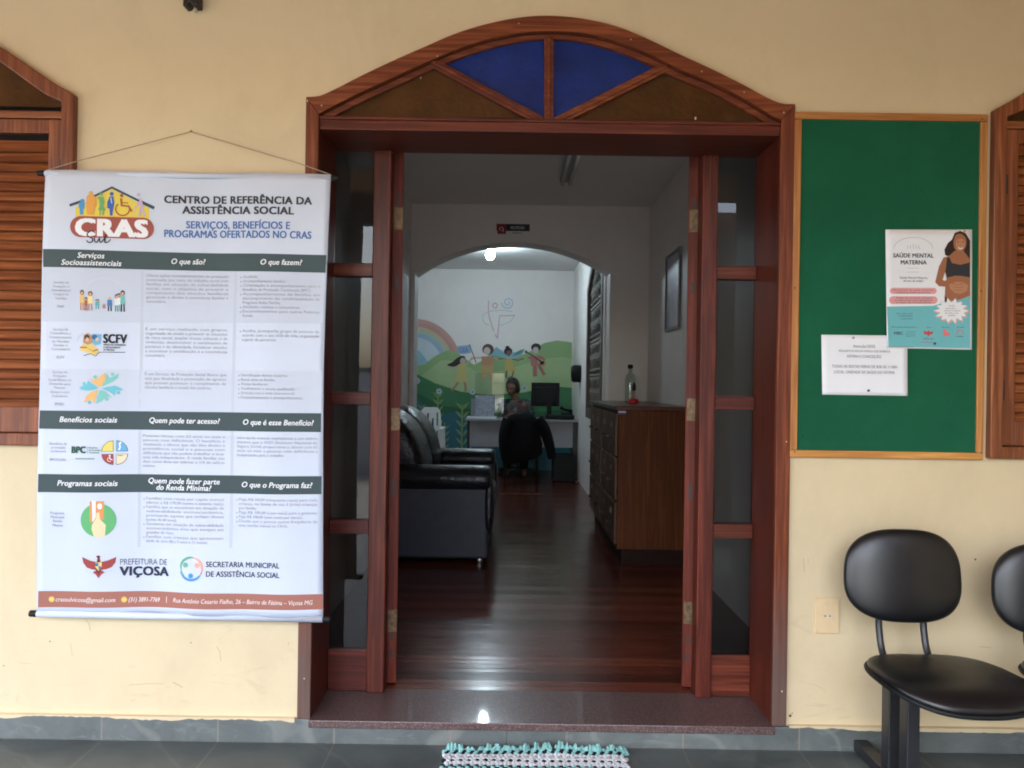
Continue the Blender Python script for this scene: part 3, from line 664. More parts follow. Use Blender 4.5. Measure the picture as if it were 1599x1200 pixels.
for k in range(5):
    zc = zb_ + 0.13 + k * 0.375
    if k: b.box(Xg - 0.008, Xg + 0.008, yw0 + 0.1, yw1 - 0.1, zc - 0.03, zc - 0.008)
    for j in range(5):
        yc = yw0 + 0.24 + j * 0.285
        for r_, cz, cy in ((0.075, 0.10, -0.06), (0.075, 0.10, 0.06), (0.075, 0.25, -0.06), (0.075, 0.25, 0.06), (0.04, 0.17, 0.0)):
            if zc + cz < zs_ + 0.2: b.tube([(Xg, yc + cy + r_ * math.cos(a / 8 * math.pi), zc + cz + r_ * math.sin(a / 8 * math.pi)) for a in range(15)], 0.009, 5)
        b.box(Xg - 0.006, Xg + 0.006, yc - 0.145, yc - 0.135, zc, min(zc + 0.34, zs_ + 0.2))
b.build('grille', plain('pale_grille_paint', lin(140, 136, 128), 0.5), t)

# ---- painted mural, part of its wall
Lc = {}
def paint(r, g, b_, k=0.74):
    m_ = (r + g + b_) / 3; r, g, b_ = int(r * 0.74 + m_ * 0.26 - 4), int(g * 0.74 + m_ * 0.26), int(b_ * 0.74 + m_ * 0.26 + 6)
    key = (r, g, b_)
    if key not in Lc: Lc[key] = plain('paint_%d_%d_%d' % key, tuple(c * k for c in lin(r, g, b_)[:3]) + (1,), 0.5, 0, 0.06, 3)
    return Lc[key]
def onmural(x, y, k=1): return P(x, y, YB - 0.0008 - 0.00035 * k)
b = MB()
for i, (r0, col) in enumerate(((74, (240, 170, 150)), (68, (236, 158, 140)), (62, (235, 205, 150)), (57, (190, 225, 190)), (52, (170, 205, 240)), (45, (225, 240, 245)))):
    flat(b, paint(*col), onmural, [(x, y) for x, y in arcpts(646, 572, r0, -175, 0, 30)] + [(646, 572)], 1 + i * 0.3)
flat(b, paint(150, 220, 230), onmural, [(600, 560), (640, 545), (655, 548), (668, 565), (668, 580), (600, 580)], 3)
flat(b, paint(140, 215, 225), onmural, [(745, 580), (757, 560), (775, 542), (790, 552), (806, 550), (820, 545), (800, 585)], 3)
flat(b, paint(165, 210, 120), onmural, [(560, 600), (600, 590), (640, 572), (662, 570), (680, 556), (700, 547), (715, 552), (740, 570), (770, 555), (800, 562), (830, 548), (850, 536), (870, 532), (893, 535), (893, 740), (560, 740)], 4)
flat(b, paint(190, 222, 140), onmural, [(655, 590), (690, 562), (720, 566), (750, 585), (800, 575), (850, 560), (880, 558), (893, 562), (893, 605), (800, 622), (720, 620), (680, 606)], 5)
flat(b, paint(62, 150, 80), onmural, [(560, 575), (648, 583), (680, 599), (720, 612), (760, 617), (820, 613), (860, 603), (893, 606), (893, 740), (560, 740)], 6)
flat(b, paint(40, 125, 70), onmural, [(648, 612), (690, 634), (740, 640), (800, 646), (893, 640), (893, 740), (560, 740), (560, 600)], 7)
flat(b, paint(40, 125, 140), onmural, [(560, 640), (648, 622), (662, 632), (690, 648), (716, 642), (740, 660), (800, 668), (893, 660), (893, 745), (560, 745)], 8)
for cx, y0, y1, s in ((684, 740, 615, 1), (722, 745, 632, 1.25), (658, 700, 634, 0.8), (694, 740, 660, 0.9)):
    m = paint(150, 190, 95); stroke(b, m, onmural, [(cx, y0), (cx - 1, (y0 + y1) / 2), (cx, y1)], 2.0 * s, 9)
    y = y0 - 8
    while y > y1 + 3:
        for sg in (-1, 1): flat(b, m, onmural, [(cx, y), (cx + sg * 4 * s, y - 3 * s), (cx + sg * 9 * s, y - 10 * s), (cx + sg * 3 * s, y - 7 * s)], 9.3)
        y -= 11 * s
for cx, cy in ((651.5, 595), (685.5, 611.5), (738, 612.5), (819, 606), (764, 690)):
    for k in range(5): disc(b, paint(215, 240, 235), onmural, cx + 2.6 * math.cos(k * 1.257), cy + 2.6 * math.sin(k * 1.257), 2.3, layer=9.6, n=8)
    disc(b, paint(40, 120, 80), onmural, cx, cy, 1.2, layer=10, n=8)
# four painted children: a girl running with a flag, a boy, a girl dancing, a boy with a guitar
dk, sk1, sk2 = paint(45, 32, 30), paint(228, 190, 160), paint(150, 100, 75)
flat(b, dk, onmural, spline([(726, 557), (721, 556), (713, 560), (706, 566), (698, 570), (706, 573), (716, 571), (722, 564), (727, 562)], 3), 11)
disc(b, sk1, onmural, 722.5, 564, 4.3, 5, 11.4); flat(b, paint(235, 215, 110), onmural, [(716, 569), (727, 568), (729, 585), (731, 597), (710, 597), (713, 583)], 12)
stroke(b, sk1, onmural, [(717, 571), (708, 575), (701, 575)], 2.4, 11.6); stroke(b, sk1, onmural, [(727, 570), (733, 565), (738, 558)], 2.4, 11.6)
stroke(b, paint(205, 140, 105), onmural, [(716, 596), (711, 604), (705, 610)], 3.2, 11.8); stroke(b, paint(205, 140, 105), onmural, [(725, 596), (727, 604), (727, 612)], 3.6, 11.8)
stroke(b, dk, onmural, [(733, 538), (738, 552), (743.5, 567)], 1.2, 12); flat(b, paint(150, 195, 240), onmural, [(714, 541), (724, 540), (733, 539), (736, 551), (726, 553), (716, 553)], 12)
text(b, paint(90, 110, 185), onmural, 'CEA', 717, 731, 547, 6.5, 0.0, layer=13)
disc(b, paint(115, 62, 45), onmural, 762, 546, 9, 8.6, 11); disc(b, paint(238, 212, 185), onmural, 760.5, 548.5, 5.2, 6, 11.4)
flat(b, paint(235, 155, 100), onmural, [(752, 557), (771, 557), (770, 571), (752, 571)], 12); flat(b, paint(232, 185, 95), onmural, [(752, 571), (770, 571), (771, 590), (764, 590), (761, 578), (758, 590), (751, 590)], 12)
stroke(b, paint(238, 205, 175), onmural, [(752, 559), (742, 559), (737, 561)], 2.4, 11.7); stroke(b, paint(238, 205, 175), onmural, [(771, 559), (780, 562), (788, 561)], 2.2, 11.7)
for x in (754.5, 767): stroke(b, paint(225, 170, 135), onmural, [(x, 589), (x, 594)], 3.4, 11.7)
disc(b, dk, onmural, 793.5, 549, 6.6, 6, 11); disc(b, dk, onmural, 792.5, 543, 3.2, 2.6, 11); disc(b, sk2, onmural, 794.5, 552, 4, 4.6, 11.4)
flat(b, paint(235, 200, 80), onmural, [(788.5, 560), (800, 560), (801, 571), (808, 579), (800, 580), (789, 579)], 12)
stroke(b, sk2, onmural, [(789, 561), (778, 561)], 2, 11.7); stroke(b, sk2, onmural, [(800, 561), (809, 563), (818, 560)], 2, 11.7)
stroke(b, sk2, onmural, [(791, 579), (790.5, 590)], 3, 11.7); stroke(b, sk2, onmural, [(802, 579), (800, 588), (792, 592)], 2.6, 11.7)
flat(b, paint(90, 170, 165), onmural, spline([(800, 557), (808, 549), (818, 546), (812, 553), (800, 557)], 3), 10.5)
disc(b, dk, onmural, 837, 543, 7.8, 6.6, 11); disc(b, paint(235, 205, 195), onmural, 836.5, 547.5, 4.6, 5.4, 11.4)
flat(b, paint(215, 120, 105), onmural, [(828, 556), (845, 556), (847, 572), (829, 572)], 12)
stroke(b, paint(215, 120, 105), onmural, [(829, 558), (824, 560)], 3.6, 12); stroke(b, paint(215, 120, 105), onmural, [(845, 558), (851, 563)], 3.6, 12)
stroke(b, paint(205, 105, 95), onmural, [(835, 571), (835.5, 588)], 6.5, 11.8); stroke(b, paint(205, 105, 95), onmural, [(842, 571), (850, 586)], 5, 11.8)
disc(b, paint(238, 205, 130), onmural, 845, 566, 5, 4.4, 13); disc(b, paint(238, 205, 130), onmural, 849, 569, 5.4, 5, 13); disc(b, dk, onmural, 844, 564.5, 2, layer=13.4)
stroke(b, paint(95, 60, 45), onmural, [(843, 564), (832, 556), (822, 550)], 2.0, 13.6); disc(b, paint(95, 60, 45), onmural, 821.5, 549.8, 2.2, layer=13.8, n=10)
# thin line emblem above them
pk, gr, bl = paint(248, 186, 196), paint(190, 222, 204), paint(176, 208, 240)
stroke(b, pk, onmural, spline([(763, 470), (763, 490), (767, 505), (771, 518)], 6), 1.7, 4); stroke(b, pk, onmural, [(804, 493), (780, 493.5), (778.5, 510), (777, 529)], 1.7, 4.2)
stroke(b, pk, onmural, [(773, 522), (777, 529)], 2.0, 4.3)
stroke(b, paint(232, 160, 178), onmural, arcpts(773, 477.5, 3.6, 0, 360, 18), 1.4, 4)
stroke(b, bl, onmural, [(793 + (1.5 + 8.5 * i / 40) * math.cos(R(-60 + 600 * i / 40)), 473 + (1.5 + 8.5 * i / 40) * math.sin(R(-60 + 600 * i / 40))) for i in range(41)], 1.4, 4)
stroke(b, gr, onmural, spline([(800, 487), (785, 485), (768, 486), (757, 490), (754, 498), (757, 505), (764, 508)], 5), 1.0, 4.1)
stroke(b, gr, onmural, spline([(803, 494), (797, 502), (786, 507), (780, 508)], 5), 0.9, 4.1)
b.build('mural', None, mw)

# ---- light bulb: the only lamp that is on
bp = P(765.5, 398, 6.62); M_BULB, n, l, bs = nt('glowing_bulb')
bs.inputs['Base Color'].default_value = (0.9, 0.95, 1, 1); bs.inputs['Emission Color'].default_value = (0.70, 0.89, 1.0, 1); bs.inputs['Emission Strength'].default_value = 31
t = thing('ceiling_bulb', (bp.x, bp.y, HC), 'glowing white bulb hanging just below the reception ceiling', 'lamp')
MB().lathe([(0.0, -0.062), (0.03, -0.055), (0.048, -0.03), (0.053, 0.0), (0.047, 0.03), (0.03, 0.055), (0.02, 0.062)], bp, 20).build('bulb', M_BULB, t, smooth=True)
MB().lathe([(0.055, HC - bp.z - 0.001), (0.055, HC - bp.z - 0.02), (0.028, HC - bp.z - 0.03), (0.022, 0.063)], bp, 20).build('socket', M_WPL, t, smooth=True)
# unlit twin tube fixture on the hall ceiling
M_TUBE = plain('lamp_tube_glass', (0.9, 0.9, 0.88, 1), 0.2, 0, 0.02)
q = PG(884, 279, HC); t = thing('tube_light', (q.x, q.y, HC), 'unlit white twin tube light on the hall ceiling', 'ceiling light')
MB().box(q.x - 0.05, q.x + 0.05, q.y - 1.25, q.y, HC - 0.035, HC - 0.001).build('housing', M_DESKG, t, bevel=0.006)
for dx in (-0.03, 0.03): MB().tube([(q.x + dx, q.y - 1.22, HC - 0.055), (q.x + dx, q.y - 0.03, HC - 0.055)], 0.014, 10).build('tube', M_TUBE, t, smooth=True)

# ---- sign over the arch, frame and sheet on the side walls
t = thing('reception_sign', (PX(801, 357, YA), YA, PZ(801, 357, YA)), 'small black and red RECEPÇÃO plate over the arch', 'sign')
def onsign(x, y, k=1): return P(x, y, YA - 0.006 - 0.0008 * k)
p0, p1 = P(775.5, 350, YA), P(827, 361.5, YA)
MB().box(p0.x, p1.x, YA - 0.006, YA - 0.0005, p1.z, p0.z).build('plate', plain('sign_black', lin(20, 20, 34), 0.4), t)
p0, p1 = P(777, 350.5, YA), P(790, 366, YA)
MB().box(p0.x, p1.x, YA - 0.010, YA - 0.0065, p1.z, p0.z).build('icon_tile', plain('sign_red', lin(150, 24, 48), 0.4), t)
b = MB(); wi_ = ink('sign_white', lin(225, 225, 230))
text(b, wi_, onsign, 'RECEPÇÃO', 797.5, 819, 356, 4.2, 0.01); 
stroke(b, wi_, lambda x, y, k=1: P(x, y, YA - 0.0115), arcpts(783, 358.5, 3.2, 150, 390, 10), 0.8); stroke(b, wi_, lambda x, y, k=1: P(x, y, YA - 0.0115), [(782, 360), (786, 360.5), (786, 363)], 0.9)
stroke(b, ink('sign_dark', lin(50, 46, 60)), lambda x, y, k=1: P(x, y, YA - 0.001), [(800, 364), (815, 364.3)], 0.9)
b.build('lettering', None, t)
q0, q1 = PW(1042.5, 420, XR), PW(1064, 420, XR); z1_, z0_ = PW(1063, 386, XR).z, PW(1053, 515, XR).z
t = thing('wall_picture', (XR, (q0.y + q1.y) / 2, z0_), 'tall framed print on the white wall over the drawer cabinet', 'picture')
fo = MB(); fo.plate([(q1.y, z0_), (q1.y, z1_), (q0.y, z1_), (q0.y, z0_)], [[(q1.y + 0.02, z0_ + 0.02), (q1.y + 0.02, z1_ - 0.02), (q0.y - 0.02, z1_ - 0.02), (q0.y - 0.02, z0_ + 0.02)]], XR - 0.02, XR - 0.001); swapYX(fo, 0)
fo.build('frame', plain('dark_grey_frame', lin(112, 108, 114), 0.4), t)
fo = MB().box(XR - 0.008, XR - 0.002, q1.y + 0.0205, q0.y - 0.0205, z0_ + 0.0205, z1_ - 0.0205)
m, n, l, bs = nt('grey_violet_print'); l.new(ramp(n, l, noise(n, l, coords(n, l, (1, 3, 1)), 6, 6, 0.7), [(0.3, lin(150, 150, 170)), (0.7, lin(196, 196, 208))]), bs.inputs['Base Color']); bs.inputs['Roughness'].default_value = 0.3
fo.build('print', m, t)
q0, q1 = PW(628.5, 430, XL), PW(636, 430, XL)
tag(MB().box(XL + 0.0008, XL + 0.003, q0.y, q1.y, PW(632, 524, XL).z, PW(632, 432, XL).z).build('notice_sheet', M_PAPER), 'pale sheet stuck on the hall wall behind the sofa', 'notice')

# ---- black drum-shaped device on the reception wall, with its cable
yd = 7.25; c0, c1 = PX(893, 585, yd), XRB - 0.001; zc = PZ(905, 584, yd); rd = abs(PZ(905, 571, yd) - PZ(905, 598, yd)) / 2
t = thing('wall_fan', (XRB, yd, zc), 'black drum shaped fan fixed to the white reception wall beside the mural', 'wall fan')
b = MB(); b.tube([(c0, yd, zc), (c0 + 0.02, yd, zc), (c0 + 0.12, yd, zc), (c1 - 0.05, yd, zc)], [rd * 0.9, rd, rd, rd * 0.82], 24); b.build('drum', M_BLKP, t, bevel=0.006)
b = MB()
for k in range(4): b.tube([(c0 - 0.002, yd + (0.015 + rd * 0.22 * k) * math.cos(a / 12 * math.pi), zc + (0.015 + rd * 0.22 * k) * math.sin(a / 12 * math.pi)) for a in range(25)], 0.004, 5, False)
b.build('guard', M_IRON, t); MB().box(c1 - 0.05, c1, yd - 0.04, yd + 0.04, zc - 0.09, zc + 0.05).build('bracket', M_IRON, t, bevel=0.004)
pts = [(XRB - 0.012, yd + 0.01, zc - 0.09), (XRB - 0.02, yd - 0.02, zc - 0.3), (XRB - 0.008, yd + 0.03, zc - 0.6), (XRB - 0.02, yd, zc - 0.9), (XRB - 0.01, yd + 0.02, GZ + 0.05), (XRB - 0.05, yd - 0.03, GZ + 0.01)]
MB().tube(spline(pts, 5), 0.005, 6).build('cable', M_WPL, t)

# ---- sofa
t = thing('leather_sofa', (-0.5, 3.3, GZ), 'black leather two seat sofa against the hall wall, seen from its arm', 'sofa')
SX0, SX1, SY0, SY1 = -0.925, -0.135, 2.53, 4.12
zr = PZ(700, 728, SY0); zp = PZ(700, 762, SY0)
def arm(y0, y1, out):
    b = MB(); b.box(SX0 + 0.02, SX1 - 0.015, min(y0, y1), max(y0, y1), GZ + 0.035, zp + 0.03)
    a = b.build('arm_panel', M_SOFAS, t, bevel=0.02)
    b = MB(); r_ = (zr - zp) / 2 + 0.012; yc = (y0 + y1) / 2 + out * 0.03
    prof = [(SX0 + 0.03, 0.8), (SX0 + 0.06, 1), (SX1 - 0.05, 1.0), (SX1 - 0.02, 0.97), (SX1 - 0.004, 0.82), (SX1 + 0.002, 0.5)]
    vs = []; fs = []; seg = 24
    for x, k in prof:
        for j in range(seg):
            aa = 2 * math.pi * j / seg; vs.append((x, yc + math.cos(aa) * 0.135 * k, zr - r_ + math.sin(aa) * r_ * k))
    for i_ in range(len(prof) - 1):
        for j in range(seg): fs.append((i_ * seg + j, i_ * seg + (j + 1) % seg, (i_ + 1) * seg + (j + 1) % seg, (i_ + 1) * seg + j))
    fs += [tuple(range(seg)), tuple(range((len(prof) - 1) * seg, len(prof) * seg))]
    b.add(vs, fs); b.build('arm_roll', M_LEATHER, t, smooth=True)
    # scroll front that bulges below the roll
    b = MB(); b.pad((SX1 - 0.01, yc, (zp + GZ) / 2 + 0.13), 0.035, 0.10, 0.20, 2.6, 2.4, seg=24, rings=12); b.build('arm_front', M_LEATHER, t, smooth=True)
arm(SY0, SY0 + 0.2, -1); arm(SY1 - 0.2, SY1, 1)
MB().box(SX0 + 0.02, SX1 - 0.02, SY0 + 0.2, SY1 - 0.2, GZ + 0.035, GZ + 0.28).build('base', M_LEATHER, t, bevel=0.02)
for y0 in (SY0 + 0.21, (SY0 + SY1) / 2 + 0.004):
    MB().pad(((SX0 + SX1) / 2 + 0.12, y0 + 0.288, GZ + 0.37), 0.30, 0.284, 0.10, 5, 3).build('seat_cushion', M_LEATHER, t, smooth=True)
ztop = PZ(640, 655, 2.95)
def backfn(v): return Vector((v.x - 0.13 * (v.z / 0.4) - 0.10 * max(0, v.z / 0.4) ** 2, v.y, v.z))
for y0 in (SY0 + 0.05, (SY0 + SY1) / 2 + 0.004):
    cx = SX0 + 0.165; cz = (ztop + zp) / 2 + 0.03; hz = (ztop - zp) / 2 + 0.05
    cu = MB().pad((cx, y0 + 0.37, cz), 0.135, 0.365, hz, 4.2, 2.5, seg=48, rings=24, fn=backfn).build('back_cushion', M_LEATHER, t, smooth=True)
    b = MB()
    for kx in (0.045, -0.03):
        ring_ = [backfn(Vector((kx + 0.0 * i, 0, 0)) + Vector((0, math.copysign(abs(math.cos(i / 20 * math.pi)) ** (2 / 4.2), math.cos(i / 20 * math.pi)) * 0.352, math.copysign(abs(math.sin(i / 20 * math.pi)) ** (2 / 2.6), math.sin(i / 20 * math.pi)) * hz * 0.955))) + Vector((cx, y0 + 0.37, cz)) for i in range(41)]
        b.tube(ring_, 0.009, 6, False)
    b.build('piping', M_LEATHER, cu, smooth=True)
MB().box(SX0 + 0.0, SX0 + 0.10, SY0 + 0.04, SY1 - 0.04, GZ + 0.035, zr - 0.02).build('back_panel', M_LEATHER, t, bevel=0.03)
for x in (SX0 + 0.08, SX1 - 0.07):
    for y in (SY0 + 0.07, SY1 - 0.07): MB().lathe([(0.018, 0.0), (0.022, 0.015), (0.02, 0.036)], (x, y, GZ + 0.0005), 14).build('foot', M_STEEL, t)

# ---- drawer cabinet
CX0, CY0, CY1 = PX(961, 760, 2.57), 2.57, 4.385
ct = PZ(962, 634, CY0); CX1 = XR - 0.005
t = thing('drawer_cabinet', ((CX0 + CX1) / 2, 3.4, GZ), 'waist high brown wooden cabinet with twelve drawers along the hall wall', 'cabinet')
MB().box(CX0 + 0.015, CX1, CY0, CY1 - 0.005, GZ + 0.11, ct - 0.03).build('carcass', M_CAB, t, bevel=0.002)
MB().box(CX0 + 0.05, CX1, CY0 + 0.012, CY1 - 0.015, GZ + 0.0005, GZ + 0.1098).build('plinth', plain('dark_plinth', (0.022, 0.011, 0.008, 1), 0.6, spec=0.08), t)
MB().box(CX0 - 0.012, CX1, CY0 - 0.018, CY1, ct - 0.0295, ct).build('top', M_CABT, t, bevel=0.005)
nrow, zlo, zhi = 3, GZ + 0.13, ct - 0.05; hgt = (zhi - zlo) / 3
ybs = [CY0 + 0.025, CY0 + 0.025 + 0.43, CY0 + 0.025 + 0.86]; ycs = []
wd = (CY1 - 0.03 - (CY0 + 0.02) - 0.05) / 4
for c in range(4):
    y0 = CY0 + 0.02 + c * wd + (0.05 if c >= 2 else 0.0)
    for r_ in range(3):
        z0 = zlo + r_ * hgt
        d = MB().box(CX0 - 0.003, CX0 + 0.0148, y0 + 0.005, y0 + wd - 0.005, z0 + 0.008, z0 + hgt - 0.008).build('drawer', M_CABD, t, bevel=0.003)
        yc = y0 + wd / 2; zz = z0 + hgt * 0.42
        hb = MB(); hb.tube([(CX0 - 0.003, yc - 0.03, zz), (CX0 - 0.028, yc - 0.028, zz), (CX0 - 0.028, yc + 0.028, zz), (CX0 - 0.003, yc + 0.03, zz)], 0.007, 7); hb.build('handle', M_IRON, d)
        MB().box(CX0 - 0.0055, CX0 - 0.0032, yc - 0.022, yc + 0.022, zz + 0.07, zz + 0.105).build('label_holder', plain('card_grey', lin(150, 140, 128), 0.6), d)
p0, p1 = P(964.5, 637.5, CY0), P(978, 645, CY0)
MB().box(p0.x, p1.x, CY0 - 0.002, CY0 - 0.0003, p1.z - 0.01, p0.z - 0.018).build('asset_tag', plain('tag_blue', lin(70, 66, 110), 0.4), t)
MB().box(p0.x + 0.004, p1.x - 0.004, CY0 - 0.003, CY0 - 0.0022, p1.z + 0.002, p0.z - 0.022).build('asset_tag', M_PAPER, t)
# bottle and red pump dispenser on the cabinet
yb_ = 3.55; bx = PX(984, 600, yb_)
t = thing('glass_bottle', (bx, yb_, ct), 'tall clear glass bottle with a dark stopper on the cabinet', 'bottle')
hB = PZ(984, 583, yb_) - ct
MB().lathe([(0.001, 0.004), (0.040, 0.004), (0.042, 0.02), (0.042, hB * 0.80), (0.034, hB * 0.92), (0.016, hB), (0.016, hB + 0.035)], (bx, yb_, ct + 0.0005), 24).build('body', M_BOTTLE, t, smooth=True)
MB().lathe([(0.017, hB + 0.036), (0.022, hB + 0.045), (0.022, hB + 0.065), (0.014, hB + 0.07)], (bx, yb_, ct), 18).build('stopper', M_BLKP, t, smooth=True)
yr = 3.2; rx_ = PX(989, 625, yr)
t = thing('red_pot', (rx_, yr, ct), 'small red pot with an upright dark brush in front of the glass bottle', 'pot')
MB().lathe([(0.036, 0.0), (0.04, 0.01), (0.040, 0.03), (0.028, 0.04)], (rx_, yr, ct + 0.0005), 20).build('pot', plain('red_plastic', (0.5, 0.012, 0.02, 1), 0.3), t, smooth=True)
MB().tube([(rx_, yr, ct + 0.04), (rx_ + 0.004, yr, ct + 0.10)], 0.006, 8).build('stem', plain('pink_plastic', (0.6, 0.12, 0.14, 1), 0.3), t)
MB().lathe([(0.010, 0.10), (0.016, 0.115), (0.014, 0.14), (0.006, 0.165)], (rx_ + 0.004, yr, ct), 14).build('brush', M_BLKP, t, smooth=True)

# ---- reception desk and what stands on it
DY = 7.35; dz = PZ(815, 655.5, DY); dx0, dx1 = PX(726, 654, DY), PX(911, 656, DY)
t = thing('reception_desk', ((dx0 + dx1) / 2, DY + 0.35, GZ), 'grey topped office desk with black legs in front of the mural', 'desk')
MB().box(dx0, min(dx1, XRB - 0.02), DY, DY + 0.68, dz - 0.025, dz).build('desktop', M_DESKG, t, bevel=0.004)
MB().box(dx0 + 0.06, PX(895, 680, DY), DY + 0.06, DY + 0.078, PZ(800, 699, DY), dz - 0.0255).build('modesty_panel', M_DESKG, t)
for x0, x1 in ((dx0 + 0.02, dx0 + 0.06), (PX(895.5, 700, DY), PX(908, 700, DY))):
    b = MB().box(x0, x1, DY + 0.05, DY + 0.62, GZ + 0.0005, GZ + 0.04); b.box(x0, x1, DY + 0.2, DY + 0.5, GZ + 0.0402, dz - 0.0255); b.build('leg', M_BLKM, t)
def px_box(name, label, cat, x0, x1, y0, y1, Y, dep, m, bev=0.003):
    p0, p1 = P(x0, y0, Y), P(x1, y1, Y)
    return tag(MB().box(p0.x, p1.x, Y, Y + dep, max(p1.z, GZ + 0.0005), p0.z).build(name, m, bevel=bev), label, cat)
# monitor seen from behind
Ym = 7.62; p0, p1 = P(830, 597.5, Ym), P(873.5, 635, Ym)
t = thing('computer_monitor', ((p0.x + p1.x) / 2, Ym, dz), 'black computer monitor seen from behind on the reception desk', 'monitor')
MB().box(p0.x, p1.x, Ym, Ym + 0.035, p1.z, p0.z).build('screen', M_BLKP, t, bevel=0.006)
MB().box(p0.x + 0.05, p1.x - 0.05, Ym - 0.025, Ym - 0.0005, p1.z + 0.04, p0.z - 0.06).build('back_cover', M_BLKP, t, bevel=0.01)
mx = (p0.x + p1.x) / 2 + 0.05; MB().box(mx - 0.03, mx + 0.03, Ym - 0.045, Ym - 0.0255, dz + 0.012, p1.z + 0.12).build('stand', M_BLKP, t, bevel=0.004)
MB().box(mx - 0.13, mx + 0.13, Ym - 0.11, Ym + 0.07, dz + 0.0005, dz + 0.0118).build('foot', M_BLKP, t, bevel=0.004)
# phone
Yp = 7.66; q = P(884, 640, Yp); t = thing('desk_phone', (q.x, Yp, dz), 'black desk telephone to the right of the monitor', 'telephone')
MB().add([(q.x - 0.08, Yp - 0.09, dz + 0.001), (q.x + 0.09, Yp - 0.09, dz + 0.001), (q.x + 0.09, Yp + 0.1, dz + 0.001), (q.x - 0.08, Yp + 0.1, dz + 0.001),
          (q.x - 0.07, Yp - 0.08, dz + 0.09), (q.x + 0.08, Yp - 0.08, dz + 0.09), (q.x + 0.08, Yp + 0.09, dz + 0.03), (q.x - 0.07, Yp + 0.09, dz + 0.03)],
         [(0, 1, 2, 3), (4, 5, 6, 7), (0, 1, 5, 4), (1, 2, 6, 5), (2, 3, 7, 6), (3, 0, 4, 7)]).build('base', M_BLKP, t, bevel=0.005)
MB().tube(spline([(q.x - 0.07, Yp - 0.05, dz + 0.155), (q.x - 0.04, Yp - 0.03, dz + 0.135), (q.x + 0.03, Yp, dz + 0.115), (q.x + 0.075, Yp + 0.02, dz + 0.10)], 5), [0.026] * 3 + [0.016] * 9 + [0.026] * 4, 10).build('handset', M_BLKP, t, smooth=True)
px_box('printer_tray', 'flat black tray lying on the desk under the monitor', 'tray', 852, 897, 648.5, 654.5, 7.42, 0.17, M_BLKP)
# acrylic holder with a sheet, papers, screen
Ya = 7.5; p0, p1 = P(735, 616.5, Ya), P(772, 653, Ya)
t = thing('leaflet_holder', ((p0.x + p1.x) / 2, Ya, dz), 'upright clear holder with a grey printed sheet at the left end of the desk', 'leaflet holder')
Mh = Matrix.Translation(((p0.x + p1.x) / 2, Ya, dz + 0.001)) @ Matrix.Rotation(R(-8), 4, 'X'); hw = (p1.x - p0.x) / 2; hh = p0.z - dz
MB().box(-hw, hw, -0.004, -0.001, 0, hh, Mh).build('holder', M_ACRYL, t)
m, n, l, bs = nt('grey_print'); l.new(ramp(n, l, noise(n, l, coords(n, l), 22, 5, 0.7), [(0.35, lin(150, 150, 162)), (0.65, lin(205, 205, 215))]), bs.inputs['Base Color'])
MB().box(-hw + 0.055, hw - 0.004, -0.0005, 0.0005, 0.005, hh - 0.006, Mh).build('sheet', m, t)
MB().box(-hw + 0.004, -hw + 0.05, -0.0005, 0.0005, 0.005, hh - 0.05, Mh).build('sheet', M_DESKG, t)
px_box('paper_stack', 'low stack of white papers on the left side of the desk', 'papers', 729, 775, 651, 654.2, 7.40, 0.22, M_PAPER, 0.0)
Yc = 7.72; p0, p1 = P(742, 583, Yc), P(787, 600, Yc)
t = thing('acrylic_screen', ((p0.x + p1.x) / 2, Yc, dz), 'clear acrylic counter screen standing on the desk before the mural', 'screen')
MB().box(p0.x, p1.x, Yc, Yc + 0.004, dz + 0.02, p0.z).build('sheet', M_ACRYL, t)
for x in (p0.x + 0.04, p1.x - 0.07): MB().box(x, x + 0.03, Yc - 0.06, Yc + 0.06, dz + 0.0005, dz + 0.0198).build('foot', M_ACRYL, t)
Yk = 7.45; q = P(779, 640, Yk); t = thing('sanitizer_bottle', (q.x, Yk, dz), 'small clear pump bottle between the grey sheet and the woman', 'bottle')
MB().lathe([(0.001, 0.002), (0.03, 0.002), (0.032, 0.02), (0.032, 0.11), (0.012, 0.135), (0.012, 0.15)], (q.x, Yk, dz + 0.0005), 18).build('body', M_BOTTLE, t, smooth=True)
MB().tube([(q.x, Yk, dz + 0.151), (q.x, Yk, dz + 0.185), (q.x - 0.035, Yk, dz + 0.18)], 0.006, 8).build('pump', M_WPL, t)
# computer tower beside the desk leg
Yt = 7.2; p0, p1 = P(864, 712, Yt), P(899, 749, Yt)
t = thing('computer_tower', ((p0.x + p1.x) / 2, Yt, GZ), 'black box shaped computer tower on the floor by the right desk leg', 'computer')
MB().box(p0.x, p1.x, Yt, Yt + 0.4, GZ + 0.012, p0.z).build('case', M_BLKP, t, bevel=0.006)
for x in (p0.x + 0.02, p1.x - 0.05):
    MB().box(x, x + 0.03, Yt + 0.03, Yt + 0.36, GZ + 0.0005, GZ + 0.0118).build('foot', M_BLKP, t)
# metal strip in the floor
q0, q1 = PG(778, 771, GZ), PG(848, 772.5, GZ); tag(MB().box(q0.x, q1.x, q0.y - 0.012, q0.y + 0.012, GZ + 0.0005, GZ + 0.004).build('floor_strip', M_BRASS), 'thin pale metal strip across the boards in front of the desk', 'floor strip')

